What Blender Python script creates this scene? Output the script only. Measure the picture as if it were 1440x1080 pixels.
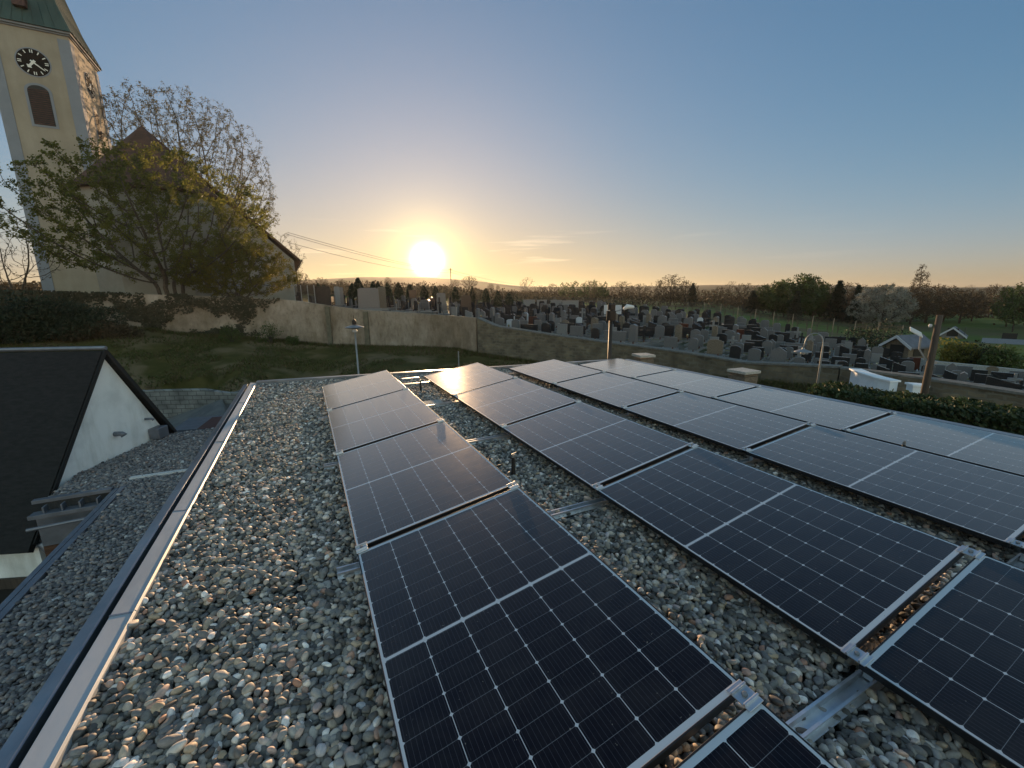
import bpy, bmesh, math, random
import numpy as np
from mathutils import Vector, Matrix
R=math.radians
for o in list(bpy.data.objects): bpy.data.objects.remove(o)
sc=bpy.context.scene; COL=sc.collection

# ------------------------------------------------ camera
H=1.69; FPX=587.9; PT,RO,YA=R(12.11),R(-.48),R(26.0)
cF=Vector((math.sin(YA)*math.cos(PT),math.cos(YA)*math.cos(PT),-math.sin(PT)))
cR=Vector((math.cos(YA),-math.sin(YA),0)); cU=cR.cross(cF)
cR2=cR*math.cos(RO)+cU*math.sin(RO); cU2=-cR*math.sin(RO)+cU*math.cos(RO)
CAM=Vector((0,0,H))
cd=bpy.data.cameras.new('camera'); cam=bpy.data.objects.new('camera',cd); COL.objects.link(cam)
m=Matrix((cR2,cU2,-cF)).transposed().to_4x4(); m.translation=CAM; cam.matrix_world=m
cd.sensor_width=36; cd.lens=FPX/1440*36; cd.clip_end=8000; cd.clip_start=.02
sc.camera=cam
def ray(px,py): return cF+cR2*((px-720)/FPX)-cU2*((py-540)/FPX)
def P(px,py,dist):
    d=ray(px,py); return CAM+d*(dist/math.hypot(d.x,d.y))
def PZ(px,py,z):
    d=ray(px,py); return CAM+d*((z-H)/d.z)
def AZ(px,py):
    d=ray(px,py); return math.degrees(math.atan2(d.x,d.y))
def pol(az,d,z=0.): return Vector((d*math.sin(R(az)),d*math.cos(R(az)),z))

# ------------------------------------------------ light
SAZ,SEL=15.12,4.39
SD=Vector((math.sin(R(SAZ))*math.cos(R(SEL)),math.cos(R(SAZ))*math.cos(R(SEL)),math.sin(R(SEL))))
w=bpy.data.worlds.new('World'); sc.world=w; w.use_nodes=True
wn,wl=w.node_tree.nodes,w.node_tree.links; wn.clear()
def N(nt,t,**k):
    n=nt.nodes.new(t)
    for a,b in k.items():
        if a in('inputs',):
            for i,v in b.items(): n.inputs[i].default_value=v
        else: setattr(n,a,b)
    return n
wt=w.node_tree
sky=N(wt,'ShaderNodeTexSky',sky_type='NISHITA',sun_disc=False)
sky.sun_elevation=R(SEL); sky.sun_rotation=R(SAZ); sky.altitude=200; sky.air_density=1.0; sky.dust_density=.7; sky.ozone_density=4.0
bg=N(wt,'ShaderNodeBackground'); bg.inputs[1].default_value=.15
wout=N(wt,'ShaderNodeOutputWorld')
tc=N(wt,'ShaderNodeTexCoord')
nrm=N(wt,'ShaderNodeVectorMath',operation='NORMALIZE'); wl.new(tc.outputs['Generated'],nrm.inputs[0])
dt=N(wt,'ShaderNodeVectorMath',operation='DOT_PRODUCT'); wl.new(nrm.outputs[0],dt.inputs[0]); dt.inputs[1].default_value=SD
def mth(nt,op,a,b=None,c=None,clamp=False):
    n=nt.nodes.new('ShaderNodeMath'); n.operation=op; n.use_clamp=clamp
    for i,v in enumerate((a,b,c)):
        if v is None: continue
        if isinstance(v,(int,float)): n.inputs[i].default_value=v
        else: nt.links.new(v,n.inputs[i])
    return n.outputs[0]
ang=mth(wt,'ARCCOSINE',mth(wt,'MINIMUM',dt.outputs['Value'],.999999))
def gauss(sig_deg,amp):
    s=R(sig_deg); q=mth(wt,'DIVIDE',ang,s)
    return mth(wt,'MULTIPLY',mth(wt,'EXPONENT',mth(wt,'MULTIPLY',mth(wt,'MULTIPLY',q,q),-1.)),amp)
def expo(sig_deg,amp):
    return mth(wt,'MULTIPLY',mth(wt,'EXPONENT',mth(wt,'DIVIDE',ang,-R(sig_deg))),amp)
def glowcol(f,col):
    n=wt.nodes.new('ShaderNodeVectorMath'); n.operation='SCALE'; n.inputs[0].default_value=col; wl.new(f,n.inputs['Scale']); return n.outputs[0]
def vadd(a,b):
    n=wt.nodes.new('ShaderNodeVectorMath'); n.operation='ADD'; wl.new(a,n.inputs[0]); wl.new(b,n.inputs[1]); return n.outputs[0]
SK=(1.5,1.8,2.2)   # soft shoulder of the sky's brightness
def vop(op,a,b):
    n=wt.nodes.new('ShaderNodeVectorMath'); n.operation=op
    for i_,q in enumerate((a,b)):
        if isinstance(q,tuple): n.inputs[i_].default_value=q
        else: wl.new(q,n.inputs[i_])
    return n.outputs[0]
skc=vop('DIVIDE',sky.outputs[0],vop('ADD',vop('DIVIDE',sky.outputs[0],SK),(1,1,1)))
spz=N(wt,'ShaderNodeSeparateXYZ'); wl.new(nrm.outputs[0],spz.inputs[0])
elv=mth(wt,'MAXIMUM',spz.outputs[2],0.)
wh=mth(wt,'EXPONENT',mth(wt,'MULTIPLY',mth(wt,'POWER',mth(wt,'DIVIDE',elv,.17),1.6),-1.))   # warm dusk band hugging the horizon
wn_s=mth(wt,'EXPONENT',mth(wt,'MULTIPLY',mth(wt,'POWER',mth(wt,'DIVIDE',ang,R(38)),2.),-1.))
def vmix(f,a,b):
    n=wt.nodes.new('ShaderNodeMix'); n.data_type='VECTOR'; 
    for k,q in ((0,f),(4,a),(5,b)):
        if isinstance(q,tuple): n.inputs[k].default_value=q
        else: wl.new(q,n.inputs[k])
    return n.outputs[1]
tint=vmix(wh,(1.05,.965,.93),vmix(wn_s,(1.4,1.08,1.0),(1.58,1.02,.42)))
skc=vop('MULTIPLY',skc,tint)
# sky away from the sun is brightened and warmed as added fill for shade
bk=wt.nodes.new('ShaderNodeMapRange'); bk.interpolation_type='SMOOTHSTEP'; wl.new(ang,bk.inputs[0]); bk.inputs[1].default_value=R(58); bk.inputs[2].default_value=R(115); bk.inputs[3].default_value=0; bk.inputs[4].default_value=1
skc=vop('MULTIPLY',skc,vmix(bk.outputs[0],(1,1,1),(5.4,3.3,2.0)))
GLOW=vadd(vadd(glowcol(gauss(1.22,45.),(1,.86,.5)),glowcol(expo(2.3,7.),(1,.66,.2))),glowcol(expo(15.,.34),(1,.55,.2)))
# thin evening cirrus streaks low over the horizon
mp=N(wt,'ShaderNodeMapping'); mp.inputs['Scale'].default_value=(3.5,3.5,60.); mp.inputs['Rotation'].default_value=(R(-3),R(3),0)
wl.new(nrm.outputs[0],mp.inputs[0])
nz=N(wt,'ShaderNodeTexNoise'); nz.inputs['Scale'].default_value=1.3; nz.inputs['Detail'].default_value=5; wl.new(mp.outputs[0],nz.inputs[0])
sp=N(wt,'ShaderNodeSeparateXYZ'); wl.new(nrm.outputs[0],sp.inputs[0])
band=mth(wt,'EXPONENT',mth(wt,'MULTIPLY',mth(wt,'POWER',mth(wt,'DIVIDE',mth(wt,'SUBTRACT',sp.outputs[2],.085),.045),2.),-1.))
cl=mth(wt,'MULTIPLY',mth(wt,'MULTIPLY',mth(wt,'SUBTRACT',nz.outputs[0],.60,clamp=True),10.,clamp=True),band)
near=mth(wt,'EXPONENT',mth(wt,'DIVIDE',ang,-R(13)))
CL=glowcol(mth(wt,'MULTIPLY',mth(wt,'MULTIPLY',cl,near),2.2),(1,.72,.42))
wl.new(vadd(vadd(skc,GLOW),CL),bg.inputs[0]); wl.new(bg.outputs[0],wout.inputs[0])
sl=bpy.data.lights.new('sun','SUN'); sun=bpy.data.objects.new('sun',sl); COL.objects.link(sun)
sl.energy=2.9; sl.angle=R(.6); sl.color=(1,.64,.34)
sun.rotation_euler=SD.to_track_quat('Z','Y').to_euler()
sc.view_settings.view_transform='Standard'; sc.view_settings.look='None'; sc.view_settings.gamma=1
sc.view_settings.exposure=1.47

# ------------------------------------------------ helpers
class MB:
    def __init__(s): s.v=[]; s.f=[]
    def add(s,vs,fs):
        n=len(s.v); s.v+= [tuple(v) for v in vs]; s.f+=[tuple(i+n for i in f) for f in fs]; return s
    def box(s,x0,x1,y0,y1,z0,z1):
        return s.add([(x0,y0,z0),(x1,y0,z0),(x1,y1,z0),(x0,y1,z0),(x0,y0,z1),(x1,y0,z1),(x1,y1,z1),(x0,y1,z1)],
            [(0,3,2,1),(4,5,6,7),(0,1,5,4),(1,2,6,5),(2,3,7,6),(3,0,4,7)])
    def hexa(s,p):  # 8 points: bottom 4, top 4
        return s.add(p,[(0,3,2,1),(4,5,6,7),(0,1,5,4),(1,2,6,5),(2,3,7,6),(3,0,4,7)])
    def prism(s,poly,a,b,fn=lambda p,t:(p[0],p[1],t)):
        n=len(poly); s.add([fn(p,a) for p in poly]+[fn(p,b) for p in poly],
            [tuple(range(n))[::-1],tuple(range(n,2*n))]+[(i,(i+1)%n,n+(i+1)%n,n+i) for i in range(n)]); return s
    def tube(s,pts,rad,n=6,cap=True):
        pts=[Vector(p) for p in pts]
        if isinstance(rad,(int,float)): rad=[rad]*len(pts)
        b=len(s.v); prev=None
        for i,p in enumerate(pts):
            d=(pts[min(i+1,len(pts)-1)]-pts[max(i-1,0)])
            if d.length<1e-9: d=Vector((0,0,1))
            d.normalize()
            if prev is None: u=d.orthogonal().normalized()
            else:
                u=prev-d*prev.dot(d)
                u=u.normalized() if u.length>1e-6 else d.orthogonal().normalized()
            prev=u; v=d.cross(u)
            for k in range(n):
                a=2*math.pi*k/n; s.v.append(tuple(p+(u*math.cos(a)+v*math.sin(a))*rad[i]))
        for i in range(len(pts)-1):
            for k in range(n):
                s.f.append((b+i*n+k,b+i*n+(k+1)%n,b+(i+1)*n+(k+1)%n,b+(i+1)*n+k))
        if cap:
            s.f.append(tuple(b+k for k in range(n))[::-1]); s.f.append(tuple(b+(len(pts)-1)*n+k for k in range(n)))
        return s
    def lathe(s,prof,c=(0,0,0),n=24):
        b=len(s.v)
        for r,z in prof:
            for k in range(n):
                a=2*math.pi*k/n; s.v.append((c[0]+r*math.cos(a),c[1]+r*math.sin(a),c[2]+z))
        for i in range(len(prof)-1):
            for k in range(n): s.f.append((b+i*n+k,b+i*n+(k+1)%n,b+(i+1)*n+(k+1)%n,b+(i+1)*n+k))
        s.f.append(tuple(b+k for k in range(n))[::-1]); s.f.append(tuple(b+(len(prof)-1)*n+k for k in range(n)))
        return s
    def build(s,name,mat,parent=None,smooth=False,bevel=0,loc=None):
        me=bpy.data.meshes.new(name); me.from_pydata(s.v,[],s.f); me.update()
        o=bpy.data.objects.new(name,me); COL.objects.link(o)
        if mat: me.materials.append(mat)
        if parent is not None: o.parent=parent
        if loc is not None: o.location=loc
        if smooth: me.polygons.foreach_set('use_smooth',[True]*len(me.polygons))
        if bevel:
            b=o.modifiers.new('bevel','BEVEL'); b.width=bevel; b.segments=2; b.limit_method='ANGLE'; b.angle_limit=R(40)
        return o
def tag(o,label=None,cat=None,group=None,kind=None):
    for k,v in(('label',label),('category',cat),('group',group),('kind',kind)):
        if v: o[k]=v
    return o
def thing(name,loc,label,cat,group=None,rz=0.,rot=None):
    o=bpy.data.objects.new(name,None); COL.objects.link(o); o.location=loc; o.empty_display_size=.1
    o.rotation_euler=rot if rot else (0,0,rz); return tag(o,label,cat,group)
def copy_thing(src,loc,label,group=None,rz=None,scale=None,rot=None):
    c=src.copy(); COL.objects.link(c); c.location=loc; c['label']=label
    if group: c['group']=group
    if rz is not None: c.rotation_euler=(0,0,rz)
    if rot is not None: c.rotation_euler=rot
    if scale is not None: c.scale=scale
    for ch in KIDS[src.name]:
        d=ch.copy(); COL.objects.link(d); d.parent=c
        for g in KIDS.get(ch.name,[]):
            e=g.copy(); COL.objects.link(e); e.parent=d
    return c
KIDS={}
def learn(root):
    ks=[o for o in COL.objects if o.parent==root]; KIDS[root.name]=ks
    for k in ks: KIDS[k.name]=[o for o in COL.objects if o.parent==k]
def ordn(i):
    w=['first','second','third','fourth','fifth','sixth','seventh','eighth','ninth','tenth','eleventh','twelfth','thirteenth','fourteenth','fifteenth','sixteenth','seventeenth','eighteenth','nineteenth','twentieth']
    return w[i] if i<20 else (['twenty','thirty','forty','fifty','sixty','seventy','eighty','ninety'][(i+1)//10-2]+('-'+w[(i+1)%10-1] if (i+1)%10 else ''))

# ------------------------------------------------ materials
def mat(name,col,rough=.7,metal=0.,var=0.,vscale=5.,bump=0.,bscale=30.,spec=.5,col2=None,coord='Object',stretch=(1,1,1),detail=6,ramp=None,trans=0.):
    m=bpy.data.materials.new(name); m.use_nodes=True; nt=m.node_tree; p=nt.nodes['Principled BSDF']
    p.inputs['Roughness'].default_value=rough; p.inputs['Metallic'].default_value=metal
    p.inputs['Specular IOR Level'].default_value=spec
    c4=tuple(col)+(1,)
    p.inputs['Base Color'].default_value=c4
    tc=nt.nodes.new('ShaderNodeTexCoord'); mp=nt.nodes.new('ShaderNodeMapping'); nt.links.new(tc.outputs[coord],mp.inputs[0]); mp.inputs['Scale'].default_value=stretch
    if var or col2:
        n=N(nt,'ShaderNodeTexNoise',inputs={'Scale':vscale,'Detail':detail,'Roughness':.6}); nt.links.new(mp.outputs[0],n.inputs[0])
        r=nt.nodes.new('ShaderNodeValToRGB'); nt.links.new(n.outputs[0],r.inputs[0])
        a=ramp or (.35,.65)
        r.color_ramp.elements[0].position=a[0]; r.color_ramp.elements[1].position=a[1]
        if col2: ca,cb=c4,tuple(col2)+(1,)
        else: ca=tuple(x*(1-var) for x in col)+(1,); cb=tuple(min(1,x*(1+var)) for x in col)+(1,)
        r.color_ramp.elements[0].color=ca; r.color_ramp.elements[1].color=cb
        nt.links.new(r.outputs[0],p.inputs['Base Color'])
    if bump:
        n=N(nt,'ShaderNodeTexNoise',inputs={'Scale':bscale,'Detail':6}); nt.links.new(mp.outputs[0],n.inputs[0])
        b=N(nt,'ShaderNodeBump',inputs={'Strength':bump,'Distance':.02}); nt.links.new(n.outputs[0],b.inputs['Height']); nt.links.new(b.outputs[0],p.inputs['Normal'])
    if trans:
        out=nt.nodes['Material Output']; t=nt.nodes.new('ShaderNodeBsdfTranslucent'); mx=nt.nodes.new('ShaderNodeMixShader'); mx.inputs[0].default_value=trans
        if p.inputs['Base Color'].links: nt.links.new(p.inputs['Base Color'].links[0].from_socket,t.inputs[0])
        else: t.inputs[0].default_value=c4
        nt.links.new(p.outputs[0],mx.inputs[1]); nt.links.new(t.outputs[0],mx.inputs[2]); nt.links.new(mx.outputs[0],out.inputs[0])
    return m
M={}
M['alu']=mat('aluminium',(.62,.63,.66),.38,.85,var=.15,vscale=8)
M['frame']=mat('panel_frame',(.035,.035,.038),.35,.6,var=.08,vscale=10)
M['zinc']=mat('weathered_zinc',(.24,.27,.31),.36,.8,var=.22,vscale=3,bump=.25,bscale=9,stretch=(1,.5,1))
M['zinc_pale']=mat('pale_coping_sheet',(.43,.45,.47),.5,.35,var=.16,vscale=2.5,bump=.3,bscale=5,stretch=(1,.35,1))
M['black']=mat('black_rubber',(.012,.012,.013),.6)
M['membrane']=mat('roof_membrane',(.05,.05,.052),.9,var=.3,vscale=40)
M['render']=mat('house_render',(.52,.53,.52),.9,var=.05,vscale=4,bump=.5,bscale=60)
M['white_render']=mat('white_gable_render',(.86,.86,.84),.9,var=.10,vscale=1.6,bump=.3,bscale=80,ramp=(.3,.55))
M['dark_roof']=mat('dark_roof_shingle',(.014,.013,.013),.7,var=.35,vscale=6,bump=.4,bscale=40,stretch=(1,3,3),spec=.25)
M['wood']=mat('timber_cladding',(.13,.06,.03),.7,col2=(.05,.02,.012),vscale=5,stretch=(.3,.3,9))
M['dark']=mat('dark_interior',(.012,.011,.010),.6)
M['white_paint']=mat('white_painted_wall',(.82,.85,.9),.8,var=.06,vscale=3)
M['concrete']=mat('old_concrete',(.50,.41,.335),.9,col2=(.31,.25,.20),vscale=.8,bump=.9,bscale=9,detail=12,ramp=(.3,.68))
def streak(m,sc_,st,a,b,lo):
    nt=m.node_tree; p=nt.nodes['Principled BSDF']; tc=nt.nodes.new('ShaderNodeTexCoord'); mp=nt.nodes.new('ShaderNodeMapping'); nt.links.new(tc.outputs['Object'],mp.inputs[0]); mp.inputs['Scale'].default_value=st
    n=N(nt,'ShaderNodeTexNoise',inputs={'Scale':sc_,'Detail':8,'Roughness':.65}); nt.links.new(mp.outputs[0],n.inputs[0]); r=nt.nodes.new('ShaderNodeValToRGB'); nt.links.new(n.outputs[0],r.inputs[0])
    r.color_ramp.elements[0].position=a; r.color_ramp.elements[1].position=b; r.color_ramp.elements[0].color=tuple(lo)+(1,); r.color_ramp.elements[1].color=(1,1,1,1)
    mx=nt.nodes.new('ShaderNodeMixRGB'); mx.blend_type='MULTIPLY'; mx.inputs[0].default_value=1
    l=p.inputs['Base Color'].links
    if l: nt.links.new(l[0].from_socket,mx.inputs[1])
    else: mx.inputs[1].default_value=p.inputs['Base Color'].default_value
    nt.links.new(r.outputs[0],mx.inputs[2]); nt.links.new(mx.outputs[0],p.inputs['Base Color'])
streak(M['concrete'],.8,(1,1,.45),.36,.62,(.55,.52,.46)); streak(M['concrete'],.16,(1,1,.6),.38,.6,(.62,.58,.52)); streak(M['concrete'],5.,(1,1,.5),.35,.5,(.8,.78,.74))
streak(M['white_render'],1.4,(1,1,.2),.36,.5,(.80,.79,.76))
M['paver']=mat('concrete_slab',(.42,.40,.37),.9,var=.25,vscale=20,bump=.4,bscale=90)
M['coping_stone']=mat('coping_stone',(.15,.145,.135),.9,var=.25,vscale=6,bump=.4,bscale=40)
M['ochre']=mat('tower_ochre_render',(.385,.33,.26),.9,var=.08,vscale=.5,bump=.2,bscale=15)
streak(M['ochre'],.4,(1,1,.2),.35,.6,(.82,.8,.76))
M['pilaster']=mat('pale_corner_render',(.25,.265,.30),.9,var=.06,vscale=.8)
M['copper']=mat('green_copper',(.027,.056,.050),.75,col2=(.05,.088,.076),metal=.0,vscale=.9,stretch=(1,1,.25))
M['clock']=mat('clock_black',(.022,.018,.016),.9,spec=.05)
M['clock_white']=mat('clock_white',(.78,.76,.70),.6)
M['shutter']=mat('louvre_brown',(.085,.035,.024),.7,var=.3,vscale=3)
M['church_wall']=mat('church_wall_render',(.24,.22,.19),.9,col2=(.32,.30,.26),vscale=.5,bump=.2,bscale=10)
M['tile']=mat('brown_roof_tile',(.105,.048,.028),.85,col2=(.055,.03,.02),vscale=.8,bump=.8,bscale=8,stretch=(1,1,4))
M['bark']=mat('bark',(.085,.065,.048),.9,var=.35,vscale=6,bump=.8,bscale=14)
M['bark_dark']=mat('bark_dark',(.05,.038,.03),.9,var=.35,vscale=3)
M['bark_pale']=mat('bark_pale',(.17,.15,.12),.9,var=.35,vscale=3)
M['leaf_spring']=mat('leaf_spring',(.185,.185,.036),.6,col2=(.10,.105,.026),vscale=.5,trans=.6,coord='Object')
M['leaf_gold']=mat('leaf_gold',(.17,.14,.02),.6,col2=(.10,.10,.02),vscale=.4,trans=.5)
M['leaf_green']=mat('leaf_green',(.075,.11,.022),.6,col2=(.04,.065,.018),vscale=.35,trans=.35)
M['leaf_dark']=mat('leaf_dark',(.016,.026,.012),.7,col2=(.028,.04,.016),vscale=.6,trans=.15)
M['leaf_brown']=mat('bud_brown',(.06,.042,.024),.8,col2=(.085,.062,.03),vscale=.3,trans=.2)
M['leaf_bud']=mat('leaf_bud',(.13,.12,.05),.7,col2=(.085,.075,.035),vscale=.4,trans=.4)
M['blossom']=mat('blossom',(.36,.34,.30),.7,col2=(.16,.155,.11),vscale=.7,trans=.3)
M['hedge']=mat('hedge_leaf',(.022,.038,.012),.65,col2=(.05,.07,.02),vscale=1.5,trans=.25)
M['twig']=mat('twig',(.075,.058,.045),.9)
M['pole_wood']=mat('old_pole_wood',(.085,.062,.046),.9,col2=(.045,.033,.025),vscale=6,stretch=(3,3,.2))
M['galv']=mat('galvanised_steel',(.24,.25,.26),.5,.4,var=.15,vscale=6)
M['pole_dark']=mat('dark_steel',(.03,.022,.018),.5,.4)
M['lamp_white']=mat('lamp_head_white',(.62,.64,.66),.4)
M['slate']=mat('blue_grey_roof',(.10,.11,.14),.7,var=.2,vscale=3)
M['cable']=mat('cable',(.03,.03,.03),.6)
M['brownfence']=mat('brown_panel',(.035,.025,.02),.8,var=.3,vscale=4)
M['granite_dark']=mat('granite_dark',(.028,.028,.03),.12,var=.4,vscale=60)
M['granite_grey']=mat('granite_grey',(.125,.125,.132),.3,var=.3,vscale=50)
M['granite_light']=mat('granite_light',(.19,.19,.195),.5,var=.2,vscale=40)
M['granite_red']=mat('granite_red',(.075,.028,.02),.15,var=.4,vscale=50)
M['sandstone']=mat('sandstone',(.15,.12,.09),.8,var=.3,vscale=14,bump=.5,bscale=30)
M['marble']=mat('marble',(.5,.52,.56),.45,var=.08,vscale=8)
M['metalgrey']=mat('grey_sheet_metal',(.20,.21,.24),.45,.5,var=.15,vscale=4)
M['dirt']=mat('grave_soil',(.05,.038,.026),.9,col2=(.09,.075,.05),vscale=18,bump=.8,bscale=50)
M['flower']=mat('grave_planting',(.05,.075,.02),.7,col2=(.28,.20,.08),vscale=14)
def mat_mix(name,c1,c2,scale,c3=None,s3=.2,rough=.95,bump=.6,bscale=8,coord='Object',ramp=(.4,.6)):
    m=mat(name,c1,rough,col2=c2,vscale=scale,bump=bump,bscale=bscale,coord=coord,ramp=ramp,spec=.15)
    if c3:
        nt=m.node_tree; p=nt.nodes['Principled BSDF']; tc=nt.nodes.new('ShaderNodeTexCoord')
        n=N(nt,'ShaderNodeTexNoise',inputs={'Scale':s3,'Detail':4}); nt.links.new(tc.outputs[coord],n.inputs[0])
        mx=nt.nodes.new('ShaderNodeMixRGB'); nt.links.new(mth(nt,'MULTIPLY',mth(nt,'SUBTRACT',n.outputs[0],.5,clamp=True),8,clamp=True),mx.inputs[0])
        nt.links.new(p.inputs['Base Color'].links[0].from_socket,mx.inputs[1]); mx.inputs[2].default_value=tuple(c3)+(1,)
        nt.links.new(mx.outputs[0],p.inputs['Base Color'])
    return m
M['lawn']=mat_mix('lawn_grass',(.050,.048,.011),(.085,.068,.02),.8,(.15,.11,.06),.35,bscale=14)
M['yard']=mat_mix('yard_paving',(.12,.12,.125),(.17,.165,.16),1.2)
M['cemetery']=mat_mix('cemetery_gravel',(.15,.135,.12),(.07,.062,.045),.7,(.05,.055,.022),.25,bscale=20)
M['meadow']=mat_mix('meadow',(.075,.115,.022),(.11,.14,.035),.25,(.10,.085,.045),.05,bscale=6)
M['field']=mat_mix('field',(.035,.045,.016),(.06,.052,.03),.012,(.045,.07,.02),.008,bscale=1)
def brick_mat(name,c1,c2,cm,sx,sy,rough=.9,warp=.0,bump=.6,mortar=.02):
    m=bpy.data.materials.new(name); m.use_nodes=True; nt=m.node_tree; p=nt.nodes['Principled BSDF']; p.inputs['Roughness'].default_value=rough
    uv=nt.nodes.new('ShaderNodeUVMap'); 
    src=uv.outputs[0]
    if warp:
        n=N(nt,'ShaderNodeTexNoise',inputs={'Scale':2.2,'Detail':4}); nt.links.new(src,n.inputs[0])
        vm=nt.nodes.new('ShaderNodeVectorMath'); vm.operation='MULTIPLY_ADD'; nt.links.new(n.outputs[1],vm.inputs[0]); vm.inputs[1].default_value=(warp,warp,0); nt.links.new(src,vm.inputs[2]); src=vm.outputs[0]
    b=N(nt,'ShaderNodeTexBrick',inputs={'Color1':c1+(1,),'Color2':c2+(1,),'Mortar':cm+(1,),'Scale':1.,'Mortar Size':mortar,'Brick Width':sx,'Row Height':sy,'Mortar Smooth':.3,'Bias':0.})
    nt.links.new(src,b.inputs[0])
    n2=N(nt,'ShaderNodeTexNoise',inputs={'Scale':1.3,'Detail':8}); nt.links.new(uv.outputs[0],n2.inputs[0])
    mx=nt.nodes.new('ShaderNodeMixRGB'); mx.blend_type='MULTIPLY'; mx.inputs[0].default_value=1
    r=nt.nodes.new('ShaderNodeValToRGB'); r.color_ramp.elements[0].position=.3; r.color_ramp.elements[0].color=(.55,.52,.48,1); r.color_ramp.elements[1].position=.7; r.color_ramp.elements[1].color=(1.25,1.2,1.1,1)
    nt.links.new(n2.outputs[0],r.inputs[0]); nt.links.new(b.outputs[0],mx.inputs[1]); nt.links.new(r.outputs[0],mx.inputs[2]); nt.links.new(mx.outputs[0],p.inputs['Base Color'])
    bm=N(nt,'ShaderNodeBump',inputs={'Strength':bump,'Distance':.03}); nt.links.new(b.outputs['Fac'],bm.inputs['Height']); bm.invert=True; nt.links.new(bm.outputs[0],p.inputs['Normal'])
    return m
M['stonewall']=brick_mat('rubble_stone',(.20,.165,.12),(.11,.095,.072),(.16,.145,.12),.42,.20,warp=.35,mortar=.035)
M['blocks']=brick_mat('concrete_blocks',(.27,.27,.275),(.21,.21,.215),(.10,.10,.10),.5,.25,mortar=.02)

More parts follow.
